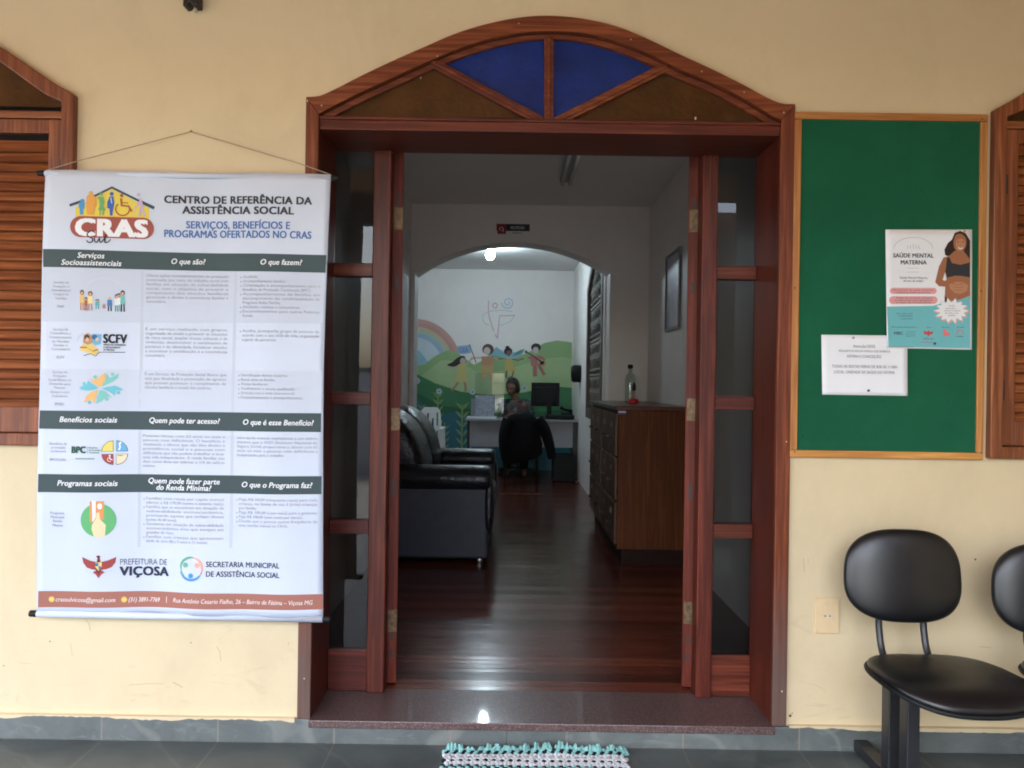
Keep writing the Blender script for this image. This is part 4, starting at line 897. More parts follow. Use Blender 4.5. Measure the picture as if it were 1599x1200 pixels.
# ---- visitor chair with a black jacket over its back
q = P(812, 700, 6.85); cx = q.x + 0.02; zt_ = PZ(815, 647, 6.85)
t = thing('visitor_chair', (cx, 7.0, GZ), 'black four legged chair facing the desk, a jacket over its back', 'chair')
for sx in (-0.2, 0.2):
    MB().tube([(cx + sx, 6.86, GZ + 0.001), (cx + sx * 0.95, 6.9, GZ + 0.43), (cx + sx * 0.9, 6.84, zt_ - 0.06)], 0.014, 8).build('leg', M_BLKM, t, smooth=True)
    MB().tube([(cx + sx, 7.30, GZ + 0.001), (cx + sx * 0.95, 7.27, GZ + 0.43)], 0.014, 8).build('leg', M_BLKM, t, smooth=True)
MB().pad((cx, 7.08, GZ + 0.455), 0.215, 0.21, 0.035, 5, 3).build('seat', M_BLK, t, smooth=True)
MB().pad((cx, 6.845, zt_ - 0.14), 0.20, 0.022, 0.14, 4, 3).build('backrest', M_BLK, t, smooth=True)
def drape(v):
    k = max(0.0, -v.z / 0.3); w = 1 + 0.32 * k + 0.03 * math.sin(v.z * 30 + v.x * 12)
    return Vector((v.x * w, v.y + 0.012 * math.sin(v.x * 42 + v.z * 5) * min(1, k + 0.2), v.z + 0.04 * math.sin(v.x * 9) * min(1, k)))
t = thing('black_jacket', (cx, 6.84, zt_), 'black jacket hung over the back of the visitor chair, one sleeve dangling', 'jacket')
jk = MB(); jk.pad((cx - 0.005, 6.835, zt_ - 0.29), 0.235, 0.055, 0.30, 3.2, 3.0, seg=56, rings=28, fn=drape); jk.build('body', M_CLOTH, t, smooth=True)
pp = [P(838, 655, 6.80), P(850, 672, 6.79), P(857, 692, 6.79), P(862, 716, 6.80)]
MB().tube(spline([tuple(p) for p in pp], 5), [0.085, 0.085, 0.08, 0.08, 0.075, 0.075, 0.07, 0.07, 0.068, 0.066, 0.064, 0.062, 0.06, 0.058, 0.056, 0.05], 14).build('sleeve', M_CLOTH, t, smooth=True)
pp = [P(795, 655, 6.81), P(789, 675, 6.80), P(787, 695, 6.80), P(790, 712, 6.82)]
MB().tube(spline([tuple(p) for p in pp], 5), [0.08, 0.08, 0.08, 0.078, 0.075, 0.074, 0.072, 0.07, 0.068, 0.066, 0.064, 0.062, 0.06, 0.058, 0.056, 0.05], 14).build('sleeve', M_CLOTH, t, smooth=True)

# ---- white plastic chair by the mural
Yw = 7.75; q0, q1 = P(656, 636, Yw), P(689, 636, Yw); wz = q0.z; wx = (q0.x + q1.x) / 2; hw = (q1.x - q0.x) / 2
t = thing('plastic_chair', (wx, Yw - 0.2, GZ), 'white moulded plastic armchair in the corner by the painted plants', 'chair')
b = MB(); o = [(-hw, 0.44), (-hw * 1.02, 0.70), (-hw * 0.9, wz - GZ - 0.05), (-hw * 0.6, wz - GZ), (hw * 0.6, wz - GZ), (hw * 0.9, wz - GZ - 0.05), (hw * 1.02, 0.70), (hw, 0.44)]
o = [(wx + x, GZ + z) for x, z in o]
holes = [[(wx + x - 0.012, GZ + z0), (wx + x - 0.012, GZ + z1), (wx + x + 0.012, GZ + z1), (wx + x + 0.012, GZ + z0)] for x, z0, z1 in ((-0.10, 0.5, 0.78), (-0.035, 0.62, 0.83), (0.03, 0.5, 0.76), (0.09, 0.66, 0.84), (0.09, 0.48, 0.60))]
b.plate(o, holes, Yw, Yw + 0.022); b.build('backrest', M_WPL, t, bevel=0.004)
MB().box(wx - hw * 1.05, wx + hw * 1.05, Yw - 0.42, Yw - 0.0005, GZ + 0.41, GZ + 0.44).build('seat', M_WPL, t, bevel=0.012)
for sx in (-1, 1):
    MB().box(wx + sx * hw * 1.25 - 0.03, wx + sx * hw * 1.25 + 0.03, Yw - 0.42, Yw + 0.01, GZ + 0.63, GZ + 0.655).build('arm', M_WPL, t, bevel=0.008)
    for yy in (Yw - 0.39, Yw - 0.01):
        MB().tube([(wx + sx * hw * 1.35, yy, GZ + 0.001), (wx + sx * hw * 1.25, yy, GZ + 0.629)], 0.022, 8).build('leg', M_WPL, t)

# ---- woman seated behind the desk
def skinmesh(chain, radii, sub=2, extra=None, vox=0.0):
    """chain: dict name -> (co, parent); a skin surface grown over the joints"""
    names = list(chain); me = bpy.data.meshes.new('body'); ix = {k: i for i, k in enumerate(names)}
    me.from_pydata([chain[k][0] for k in names], [(ix[k], ix[chain[k][1]]) for k in names if chain[k][1]], [])
    o = bpy.data.objects.new('body', me); COL.objects.link(o)
    sm = o.modifiers.new('skin', 'SKIN'); sm.use_smooth_shade = True
    for k, v in zip(names, me.skin_vertices[0].data):
        r_ = radii[k]; v.radius = (r_, r_) if not isinstance(r_, tuple) else r_
        v.use_root = (k == names[0])
    ss = o.modifiers.new('sub', 'SUBSURF'); ss.levels = sub; ss.render_levels = sub
    dg = bpy.context.evaluated_depsgraph_get(); out = bpy.data.meshes.new_from_object(o.evaluated_get(dg))
    bm = bmesh.new(); bm.from_mesh(out); bmesh.ops.holes_fill(bm, edges=bm.edges, sides=0); bmesh.ops.triangulate(bm, faces=[f for f in bm.faces if len(f.verts) > 4]); bm.to_mesh(out); bm.free()
    vs = [v.co.copy() for v in out.vertices]; fs = [tuple(p.vertices) for p in out.polygons]
    bpy.data.objects.remove(o); bpy.data.meshes.remove(out); return vs, fs
hc = P(800, 606, 8.12); WX, WY = P(806, 640, 8.15).x, 8.15
sz = P(806, 628, WY).z; V = lambda x, y, z: (WX + x, WY + y, z)
seat = GZ + 0.45
ch = {'pelvis': (V(0, 0.02, seat + 0.09), None), 'waist': (V(0, 0.03, seat + 0.26), 'pelvis'), 'chest': (V(0, 0.02, sz - 0.09), 'waist'), 'neckb': (V(-0.005, 0.0, sz + 0.005), 'chest'), 'neck': (V(-0.02, -0.02, sz + 0.075), 'neckb'),
      'head': ((hc.x, hc.y, hc.z), 'neck')}
rd_ = {'pelvis': (0.15, 0.115), 'waist': (0.125, 0.095), 'chest': (0.135, 0.10), 'neckb': (0.07, 0.06), 'neck': 0.048, 'head': 0.05}
for s, n_ in ((-1, 'r'), (1, 'l')):
    ch.update({'sh' + n_: (V(s * 0.165, 0.02, sz - 0.03), 'chest'), 'el' + n_: (V(s * 0.215, -0.10, sz - 0.27), 'sh' + n_), 'wr' + n_: (V(s * 0.06, -0.27, dz + 0.045), 'el' + n_), 'pa' + n_: (V(s * 0.02, -0.34, dz + 0.03), 'wr' + n_),
               'hp' + n_: (V(s * 0.09, 0.0, seat + 0.07), 'pelvis'), 'kn' + n_: (V(s * 0.11, -0.40, seat + 0.06), 'hp' + n_), 'an' + n_: (V(s * 0.11, -0.42, GZ + 0.09), 'kn' + n_), 'to' + n_: (V(s * 0.12, -0.56, GZ + 0.035), 'an' + n_)})
    rd_.update({'sh' + n_: 0.058, 'el' + n_: 0.042, 'wr' + n_: 0.027, 'pa' + n_: (0.034, 0.018), 'hp' + n_: 0.085, 'kn' + n_: 0.06, 'an' + n_: 0.036, 'to' + n_: 0.03})
bv, bf = skinmesh(ch, rd_)
w = MB().mat(M_SKIN); w.add(bv, bf)
HM = Matrix.Translation(hc) @ Matrix.Rotation(R(-28), 4, 'Z') @ Matrix.Rotation(R(16), 4, 'X')      # turned to her papers, looking down
def face(v):                                 # local: -Y is the front of the face
    x, y, z = v
    fr = max(0.0, -y / 0.095)
    y2 = y
    if z < 0: x *= 1 - 0.30 * (-z / 0.12) ** 1.3
    if fr > 0.5:
        y2 -= 0.020 * math.exp(-((x / 0.013) ** 2)) * math.exp(-(((z + 0.022) / 0.022) ** 2))          # nose
        y2 += 0.010 * (math.exp(-(((abs(x) - 0.032) / 0.014) ** 2)) * math.exp(-(((z - 0.008) / 0.012) ** 2)))   # eye sockets
        y2 -= 0.006 * math.exp(-((x / 0.022) ** 2)) * math.exp(-(((z + 0.058) / 0.010) ** 2))          # lips
        y2 -= 0.007 * math.exp(-((x / 0.02) ** 2)) * math.exp(-(((z + 0.098) / 0.014) ** 2))           # chin
        y2 -= 0.005 * math.exp(-(((abs(x) - 0.03) / 0.018) ** 2)) * math.exp(-(((z - 0.03) / 0.010) ** 2))   # brow
    return Vector((x, y2, z))
w.pad((0, 0, 0), 0.078, 0.096, 0.122, 2.1, 2.1, M=HM, seg=56, rings=44, fn=face)
for s in (-1, 1): w.pad((0, 0, 0), 0.008, 0.018, 0.03, 2, 2, M=HM @ Matrix.Translation((s * 0.078, 0.008, -0.01)), seg=14, rings=10)
for s, n_ in ((-1, 'r'), (1, 'l')):            # five fingers, unequal and slightly curled on the desk
    pa = Vector(ch['pa' + n_][0]); dr = Vector((-s * 0.35, -0.9, 0)).normalized(); sd_ = Vector((-dr.y, dr.x, 0))
    for k, (off, ln) in enumerate(((-0.026, 0.058), (-0.009, 0.072), (0.009, 0.076), (0.026, 0.066))):
        a = pa + sd_ * off + dr * 0.012; c = a + dr * ln * 0.55 + Vector((0, 0, 0.006)); e = c + dr * ln * 0.45 + Vector((0, 0, -0.018))
        w.tube([a, c, e], [0.0095, 0.0088, 0.0065], 8)
    tb = pa + sd_ * (0.03 * s) - dr * 0.02; w.tube([tb, tb + sd_ * s * 0.018 + dr * 0.025, tb + sd_ * s * 0.012 + dr * 0.052], [0.0115, 0.010, 0.007], 8)
wo_ = thing('person', (WX, WY, GZ), 'woman in a dark floral top seated behind the desk, looking down', 'person')
body = w.build('body', None, wo_, smooth=True)
rm = body.modifiers.new('remesh', 'REMESH'); rm.mode = 'VOXEL'; rm.voxel_size = 0.0055; rm.use_smooth_shade = True
bpy.context.view_layer.update()
baked = bpy.data.meshes.new_from_object(body.evaluated_get(bpy.context.evaluated_depsgraph_get()))
body.modifiers.clear(); body.data = baked
# hair: a cap swept back with a low knot; eyes and lips
h = MB()
def hairfn(v):
    x, y, z = v
    return Vector((x, max(y, -0.058 - 1.3 * max(0, z - 0.035)), z))
h.pad((0, 0, 0), 0.090, 0.112, 0.118, 2.1, 2.1, M=HM @ Matrix.Translation((0, 0.022, 0.022)), seg=40, rings=24, fn=hairfn)
h.pad((0, 0, 0), 0.062, 0.055, 0.07, 2.1, 2.1, M=HM @ Matrix.Translation((0.0, 0.095, -0.045)), seg=24, rings=14)
h.build('hair', M_HAIR, wo_, smooth=True)
for s in (-1, 1): MB().pad((0, 0, 0), 0.011, 0.006, 0.004, 2, 2, M=HM @ Matrix.Translation((s * 0.032, -0.083, 0.004)), seg=12, rings=8).build('eye', M_HAIR, wo_, smooth=True)
for s in (-1, 1): MB().pad((0, 0, 0), 0.017, 0.004, 0.003, 2, 2, M=HM @ Matrix.Translation((s * 0.033, -0.090, 0.026)), seg=12, rings=8).build('eyebrow', M_HAIR, wo_, smooth=True)
MB().pad((0, 0, 0), 0.020, 0.006, 0.006, 2, 2, M=HM @ Matrix.Translation((0, -0.092, -0.058)), seg=14, rings=8).build('lips', plain('lip_red', (0.14, 0.03, 0.03, 1), 0.4), wo_, smooth=True)
tc = {k: ch[k] for k in ('pelvis', 'waist', 'chest')}; tr_ = {'pelvis': (0.165, 0.13), 'waist': (0.142, 0.112), 'chest': (0.15, 0.115)}
tc['col'] = (V(-0.005, 0.005, sz - 0.012), 'chest'); tr_['col'] = (0.12, 0.09)
for s, n_ in ((-1, 'r'), (1, 'l')):
    S_, E_ = Vector(ch['sh' + n_][0]), Vector(ch['el' + n_][0]); 
    tc['sh' + n_] = (tuple(S_ + Vector((s * 0.004, 0, -0.001))), 'chest'); tc['el' + n_] = (tuple(E_), 'sh' + n_); tc['fa' + n_] = (tuple(E_.lerp(Vector(ch['wr' + n_][0]), 0.35)), 'el' + n_)
    tr_['sh' + n_] = 0.082; tr_['el' + n_] = 0.058; tr_['fa' + n_] = 0.052
tv, tf = skinmesh(tc, tr_)
m, n, l, bs = nt('floral_print'); vv = coords(n, l); vo = N(n, 'ShaderNodeTexVoronoi'); vo.inputs['Scale'].default_value = 17; l.new(vv, vo.inputs['Vector'])
sc_ = N(n, 'ShaderNodeSeparateColor'); l.new(vo.outputs['Color'], sc_.inputs[0])
l.new(ramp(n, l, sc_.outputs[0], [(0.0, (0.008, 0.012, 0.012, 1)), (0.42, (0.012, 0.05, 0.045, 1)), (0.62, (0.10, 0.03, 0.035, 1)), (0.78, (0.03, 0.10, 0.08, 1)), (0.93, (0.16, 0.09, 0.08, 1))]), bs.inputs['Base Color']); bs.inputs['Roughness'].default_value = 0.8
MB().add(tv, tf).build('blouse', m, wo_, smooth=True)
pc = {k: ch[k] for k in ('pelvis', 'hpr', 'knr', 'anr', 'hpl', 'knl', 'anl')}
pv, pf = skinmesh(pc, {'pelvis': (0.172, 0.135), 'hpr': 0.1, 'hpl': 0.1, 'knr': 0.074, 'knl': 0.074, 'anr': 0.058, 'anl': 0.058})
MB().add(pv, pf).build('trousers', M_CLOTH, wo_, smooth=True)
Ts = thing('office_chair', (WX, WY + 0.1, GZ), 'dark office chair under the woman behind the desk', 'chair')
MB().pad((WX, WY + 0.02, seat - 0.03), 0.24, 0.23, 0.04, 5, 3).build('seat', M_CLOTH, Ts, smooth=True)
MB().pad((WX, WY + 0.24, seat + 0.27), 0.2, 0.03, 0.16, 4, 3).build('backrest', M_CLOTH, Ts, smooth=True)
MB().tube([(WX, WY + 0.02, GZ + 0.08), (WX, WY + 0.02, seat - 0.06)], 0.028, 12).build('column', M_BLKM, Ts)
b = MB()
for k in range(5): b.tube([(WX, WY + 0.02, GZ + 0.085), (WX + 0.27 * math.cos(k * 1.257), WY + 0.02 + 0.27 * math.sin(k * 1.257), GZ + 0.05)], 0.018, 8); b.pad((WX + 0.27 * math.cos(k * 1.257), WY + 0.02 + 0.27 * math.sin(k * 1.257), GZ + 0.026), 0.025, 0.025, 0.025, 2, 2, seg=10, rings=8)
b.build('star_base', M_BLKM, Ts)

# ---------------------------------------------------------------- hanging banner
BY = -0.05
def BN(x, y, k=0):                            # banner cloth: hangs with a slight belly and folds along its columns
    u = (x - 66) / 444; v = (y - 268) / 690
    wv = 0.008 * math.sin(u * 9 + v * 1.6) + 0.005 * math.sin(u * 19 - v * 2.5) * (0.3 + v) + 0.003 * math.sin(v * 11 + u * 3) + 0.012 * math.sin(math.pi * min(1, max(0, v))) * (u - 0.5) ** 2 * 4
    ex = -4.5 * math.sin(math.pi * min(1, max(0, v))) * max(0, u) ** 6
    p = P(x + ex, y, BY); p.y = BY - wv - 0.00045 * k
    return p
T = thing('hanging_banner', (P(290, 600, BY).x, BY, PZ(290, 960, BY)), 'white hanging banner listing social services, with dark green heading bands and a brown footer', 'banner')
def quadsheet(mb, m, tl, tr, br, bl, nx, ny, k):
    vs = []
    for j in range(ny + 1):
        for i in range(nx + 1):
            u, v = i / nx, j / ny
            x = (tl[0] * (1 - u) + tr[0] * u) * (1 - v) + (bl[0] * (1 - u) + br[0] * u) * v
            y = (tl[1] * (1 - u) + tr[1] * u) * (1 - v) + (bl[1] * (1 - u) + br[1] * u) * v
            vs.append(BN(x, y, k))
    mb.mat(m).add(vs, [(j * (nx + 1) + i, j * (nx + 1) + i + 1, (j + 1) * (nx + 1) + i + 1, (j + 1) * (nx + 1) + i) for j in range(ny) for i in range(nx)])
b = MB(); quadsheet(b, M_SHEET, (71.5, 266), (517, 273), (503.5, 966), (58, 956), 44, 60, 0)
sh = b.build('sheet', None, T, smooth=True)
so_ = sh.modifiers.new('thickness', 'SOLIDIFY'); so_.thickness = 0.0012; so_.offset = -1
I = {}
def IK(r, g, b_, k=0.8):
    if (r, g, b_) not in I: I[(r, g, b_)] = ink('ink_%d_%d_%d' % (r, g, b_), tuple(c * k for c in lin(r, g, b_)[:3]) + (1,), 0.5)
    return I[(r, g, b_)]
BAND = IK(66, 82, 84); DKT = IK(62, 62, 68); GREY = IK(166, 168, 176); GREYD = IK(138, 140, 148); WHITE = IK(245, 247, 250); BLUE = IK(70, 112, 178); NAVY = IK(48, 52, 72)
# grey shadowed printed column edges and table tints
b = MB()
for x0, x1, x2, x3 in ((219, 224, 212, 216.5), (366, 371, 358, 363)): quadsheet(b, IK(200, 207, 220), (x0, 424), (x1, 424), (x3, 856), (x2, 856), 1, 30, 1)
quadsheet(b, IK(204, 212, 227), (70.5, 418), (512, 427), (509, 506), (68.5, 503), 30, 3, 0.6)
quadsheet(b, IK(206, 214, 228), (66.2, 576), (508, 580), (506, 646), (65, 641), 30, 3, 0.6)
b.build('table_tint', None, T)
for q in (((70, 390), (513, 399), (512, 426.7), (70.7, 418)), ((65.6, 641), (506.4, 645.6), (505.6, 675), (64.6, 669.5)), ((63.8, 739.6), (505.6, 744), (504.8, 772.4), (63, 768))):
    b = MB(); quadsheet(b, BAND, *q, 36, 2, 1.5); b.build('heading_band', None, T)
b = MB(); quadsheet(b, IK(170, 112, 98), (61.0, 922.8), (503.8, 928.6), (503.6, 952.5), (60.2, 948.4), 36, 2, 1.5); b.build('footer_band', None, T)
# headings
b = MB(); t_ = lambda m, s, x0, x1, cy, cap, bold=0.0, it=0.0, k=3, **kw: text(b, m, BN, s, x0, x1, cy, cap, bold, it, layer=k, **kw)
t_(DKT, 'CENTRO DE REFERÊNCIA DA', 257, 488, 313, 11.2, 0.034); t_(DKT, 'ASSISTÊNCIA SOCIAL', 284.5, 460, 329, 11.2, 0.034)
t_(BLUE, 'SERVIÇOS, BENEFÍCIOS E', 290, 454.5, 352, 11, 0.02); t_(BLUE, 'PROGRAMAS OFERTADOS NO CRAS', 256.5, 488, 366.3, 11, 0.02)
b.build('title_lettering', None, T)
b = MB()
for s, x0, x1, cy in (('Serviços', 125, 165, 400), ('Socioassistenciais', 100, 190, 411.3), ('O que são?', 267, 319.5, 408.3), ('O que fazem?', 409, 474, 410.3),
                      ('Benefícios sociais', 97.5, 183.5, 655.3), ('Quem pode ter acesso?', 232.5, 344, 657.3), ('O que é esse Benefício?', 382, 494, 659.8),
                      ('Programas sociais', 93.7, 184, 754.2), ('Quem pode fazer parte', 230.5, 343.5, 751.8), ('do Renda Mínima?', 243, 330.5, 762), ('O que o Programa faz?', 379, 490.5, 757.3)):
    t_(WHITE, s, x0, x1, cy, 8.2, 0.014, 0.22)
b.build('heading_lettering', None, T)
b = MB()
def para(lines, x0, x1, y, pitch, bullets=None, last=True):
    for i, s in enumerate(lines):
        full = not s.endswith('|') ; s = s.rstrip('|')
        xx = x0 - 0.0145 * i * pitch
        if full: t_(GREY, s, xx, xx + x1 - x0, y + i * pitch, 4.3, 0.008)
        else: t_(GREY, s, xx, xx + x1 - x0, y + i * pitch, 4.3, 0.008, fit=False, align='L')
    for i in (bullets or []): disc(b, GREYD, BN, x0 - 3.4 - 0.0145 * i * pitch, y + i * pitch + 0.3, 0.95, layer=3, n=8)
para(['Oferta ações socioassistenciais de prestação', 'continuada, por meio do trabalho social com', 'famílias em situação de vulnerabilidade', 'social, com o objetivo de prevenir o', 'rompimento dos vínculos familiares', 'garantindo o direito à convivência familiar e', 'comunitária.|'], 227.6, 356.7, 431, 6.75)
para(['Acolhida;|', 'Acompanhamento familiar;|', 'Orientação e acompanhamento para o', 'Benefício de Prestação Continuada (BPC);|', 'Acompanhamento de famílias em', 'descumprimento das condicionalidades do', 'Programa Bolsa Família;|', 'Atividades coletivas e comunitárias;|', 'Encaminhamentos para outras Políticas', 'Sociais.|'], 380.6, 504, 433.4, 6.75, [0, 1, 2, 4, 7, 8])
para(['É um serviço realizado com grupos,', 'organizado de modo a prevenir as situações', 'de risco social, ampliar trocas culturais e de', 'vivências, desenvolver o sentimento de', 'pertença e de identidade, fortalecer vínculos', 'e incentivar a socialização e a convivência', 'comunitária.|'], 226, 355.5, 514.5, 6.9)
para(['Acolhe, acompanha grupo de pessoas de', 'acordo com o seu ciclo de vida, organizado', 'a partir de percursos.|'], 380, 503, 517.8, 6.95, [0])
para(['É um Serviço da Proteção Social Básica que', 'tem por finalidade a prevenção de agravos', 'que possam provocar o rompimento de', 'vínculos familiares e sociais dos usuários.|'], 225, 354, 585, 6.9)
para(['Identificação desses usuários;|', 'Busca ativa na família;|', 'Visitas familiares;|', 'Acolhimento e escuta qualificada;|', 'Articula com a rede intersetorial;|', 'Encaminhamentos e acompanhamento.|'], 378.5, 500, 586.8, 6.9, range(6))
para(['Pessoas idosas com 65 anos ou mais e', 'pessoas com deficiência. O benefício é', 'destinado a idosos que não têm direito à', 'previdência social e a pessoas com', 'deficiência que não podem trabalhar e levar', 'uma vida independente. A renda familiar nos', 'dois casos deve ser inferior a 1/4 do salário', 'mínimo.|'], 222.5, 352, 681.5, 6.72)
para(['uma ajuda mensal equivalente a um salário', 'mínimo que o INSS (Instituto Nacional do', 'Seguro Social) proporciona a: idosos com 65', 'anos ou mais e pessoas com deficiência e', 'incapacitadas para o trabalho.|'], 371.8, 500, 684.2, 6.7)
para(['Famílias com renda per capita mensal', 'inferior a R$ 170,00 (cento e setenta reais);', 'Famílias que se encontram em situação de', 'vulnerabilidade socioeconômica,', 'priorizando aquelas que tenham idosos', '(acima de 60 anos);|', 'Gestantes em situação de vulnerabilidade', 'socioeconômica e/ou que estejam em', 'gravidez de risco;|', 'Famílias com crianças que apresentem', 'idade de zero (0) a 5 anos e 11 meses;|'], 226.3, 350, 779.6, 6.72, [0, 2, 6, 9])
para(['Paga R$ 50,00 (cinquenta reais) para cada', 'criança, no limite de até 3 (três) crianças', 'por família;|', 'Paga R$ 100,00 (cem reais) para a gestante;', 'Paga R$ 100,00 (cem reais) por idosos;|', 'Desde que a pessoa assine frequência de', 'uma reunião mensal no CRAS.|'], 374, 498, 780.5, 6.78, [0, 3, 4, 5])
def centred(lines, cx, ys, w=60, m=GREY):
    for s, y in zip(lines, ys): t_(m, s, cx - w / 2, cx + w / 2, y, 3.9, 0.006, fit=False)
centred(['Serviço de', 'Proteção e', 'Atendimento', 'Integral às', 'Famílias'], 99.5, (442, 448.4, 454.3, 460.3, 466.8)); centred(['PAIF'], 98.7, [479.6], m=GREYD)
centred(['Serviço de', 'Convivência e', 'Fortalecimento', 'de Vínculos', 'Familiar e', 'Comunitário'], 98.2, (515, 521, 527.3, 533.7, 539.6, 545.6)); centred(['SCFV'], 98.2, [558.4], m=GREYD)
centred(['Serviço de', 'Proteção', 'Social Básica no', 'Domicílio para', 'Pessoas', 'Idosas e com', 'Deficiência'], 97.3, (581.3, 587.2, 593.3, 599.7, 605.6, 612.2, 618.4)); centred(['SPSBD'], 96.8, [631.2], m=GREYD)
centred(['Benefício de', 'prestação', 'continuada'], 95.4, (692.4, 698.2, 704)); centred(['BPC/LOAS'], 94.8, [717.3], m=GREYD)
centred(['Programa', 'Municipal', 'Renda', 'Mínima'], 92.8, (800.5, 806.7, 813, 819.6), m=GREYD)
b.build('body_lettering', None, T)
b = MB(); FT = IK(244, 232, 226)
t_(FT, 'crassulvicosa@gmail.com', 87, 179.5, 936.8, 6.6, 0.004, 0.2); t_(FT, '(31) 3891-7769', 199, 247, 938, 6.8, 0.006, 0.2); t_(FT, 'Rua Antônio Cesario Fialho, 26 – Bairro de Fátima – Viçosa MG', 269.5, 488.6, 939.6, 6.6, 0.004, 0.2)
stroke(b, FT, BN, [(258.3, 933), (258.1, 943)], 0.9); 
for x, y in ((80.8, 936), (192.4, 937.4)):
    disc(b, IK(238, 200, 92), BN, x, y, 4.4, layer=3); stroke(b, FT, BN, [(x - 1.8, y - 1.2), (x, y + 0.8), (x + 1.8, y - 1.2)], 0.8, 4)
b.build('footer_lettering', None, T)

# --- emblems on the banner
B = lambda m, pts, k=3: flat(b, m, BN, pts, k)
D = lambda m, x, y, r, r2=None, k=3, n=18: disc(b, m, BN, x, y, r, r2, k, n)
K = lambda m, pts, w, k=3: stroke(b, m, BN, pts, w, k)
z = lambda pts, s=10.0, ox=100, oy=280: [(ox + x / s, oy + y / s) for x, y in pts]
b = MB()                                       # house of figures over the red lozenge
B(IK(238, 214, 88), z([(215, 600), (215, 450), (765, 165), (1330, 455), (1330, 640), (900, 600)]), 2)
K(IK(70, 84, 92), z([(122, 425), (345, 345)]), 4.2, 3); K(IK(70, 84, 92), z([(480, 290), (765, 140), (1190, 350)]), 3.6, 3); K(IK(70, 84, 92), z([(1180, 345), (1412, 455)]), 5.0, 3)
RD = IK(166, 86, 76); B(RD, z([(300, 590), (1240, 605)] + [(1240 + 165 * math.cos(a), 772 + 167 * math.sin(a)) for a in [R(-85 + 17 * i) for i in range(11)]] + [(1240, 938), (310, 920)] + [(300 - 165 * math.sin(a), 755 + 165 * math.cos(a)) for a in [R(10 + 16 * i) for i in range(11)]]), 4)
text(b, WHITE, BN, 'CRAS', 123.5, 229.5, 357, 25, 0.05, layer=5)
K(IK(34, 34, 46), [(100 + x / 10, 280 + y / 10) for x, y in spline([(515, 850), (480, 822), (430, 835), (395, 880), (430, 915), (480, 945), (470, 990), (420, 1000), (390, 970)], 4)], 1.8, 6)
K(IK(34, 34, 46), [(100 + x / 10, 280 + y / 10) for x, y in spline([(505, 925), (515, 985), (545, 995), (580, 930), (585, 985), (610, 995), (650, 940), (685, 870), (660, 960), (670, 1000), (715, 985), (745, 945)], 4)], 1.6, 6)
CB, CO, CG, CV, CW, CP = IK(84, 160, 214), IK(234, 170, 84), IK(118, 178, 116), IK(62, 104, 184), IK(178, 98, 74), IK(206, 184, 214)
q = lambda m, pts, k=5: B(m, z(pts), k)
D(CB, 131.5, 315, 2.8, k=5); q(CB, [(270, 375), (360, 375), (355, 470), (340, 480), (335, 570), (285, 570), (280, 470), (265, 465)])
D(CO, 144.8, 303, 2.9, k=5); q(CO, [(390, 280), (420, 255), (480, 255), (520, 290), (545, 400), (510, 480), (495, 570), (395, 570), (375, 420)])
D(CG, 160.5, 304.8, 2.5, k=5); q(CG, [(545, 300), (580, 280), (640, 285), (655, 360), (645, 430), (675, 500), (560, 500), (585, 420), (575, 340)]); q(CG, [(580, 500), (600, 500), (600, 575), (582, 575)]); q(CG, [(625, 500), (650, 500), (645, 575), (625, 575)])
D(CV, 176.5, 303.9, 3, k=5); q(CV, [(735, 280), (790, 280), (805, 380), (790, 460), (775, 580), (740, 580), (730, 470), (695, 465), (695, 370), (715, 330)]); q(IK(190, 210, 235), [(745, 300), (765, 300), (775, 400), (755, 380)], 6)
D(CW, 191.7, 306.5, 2.7, k=5); K(CW, z([(905, 310), (915, 420), (1020, 430), (1070, 510)]), 3.2, 5); K(CW, z([(920, 378), (1015, 378)]), 1.6, 5)
K(CW, z([(930 + 105 * math.cos(a), 475 + 100 * math.sin(a)) for a in [R(-130 - 13 * i) for i in range(20)]]), 2.2, 5)
D(CP, 217.5, 305, 2.8, k=5); q(CP, [(1180, 300), (1215, 310), (1250, 420), (1240, 470), (1285, 580), (1255, 585), (1215, 480), (1195, 585), (1165, 585), (1195, 450), (1190, 390), (1130, 460), (1120, 440), (1185, 350)]); K(CP, z([(1120, 430), (1090, 560)]), 0.9, 5)
b.build('house_emblem', None, T)
b = MB()                                       # family figures
y2 = lambda x, y: (70 + x / 5.454, 420 + y / 5.454)
def fig(x, top, bot, w, hair, body, leg):
    cx, t0 = y2(x, top); _, t1 = y2(x, bot); h_ = t1 - t0; w = w / 5.454
    D(IK(*hair), cx, t0 + h_ * 0.12, w * 0.42, h_ * 0.13, 3, 12); D(IK(222, 176, 142), cx, t0 + h_ * 0.15, w * 0.26, h_ * 0.08, 4, 10)
    B(IK(*body), [(cx - w * 0.4, t0 + h_ * 0.25), (cx + w * 0.4, t0 + h_ * 0.25), (cx + w * 0.48, t0 + h_ * 0.64), (cx - w * 0.48, t0 + h_ * 0.64)], 4)
    for s in (-1, 1): K(IK(*leg), [(cx + s * w * 0.22, t0 + h_ * 0.63), (cx + s * w * 0.26, t1)], w * 0.26, 3)
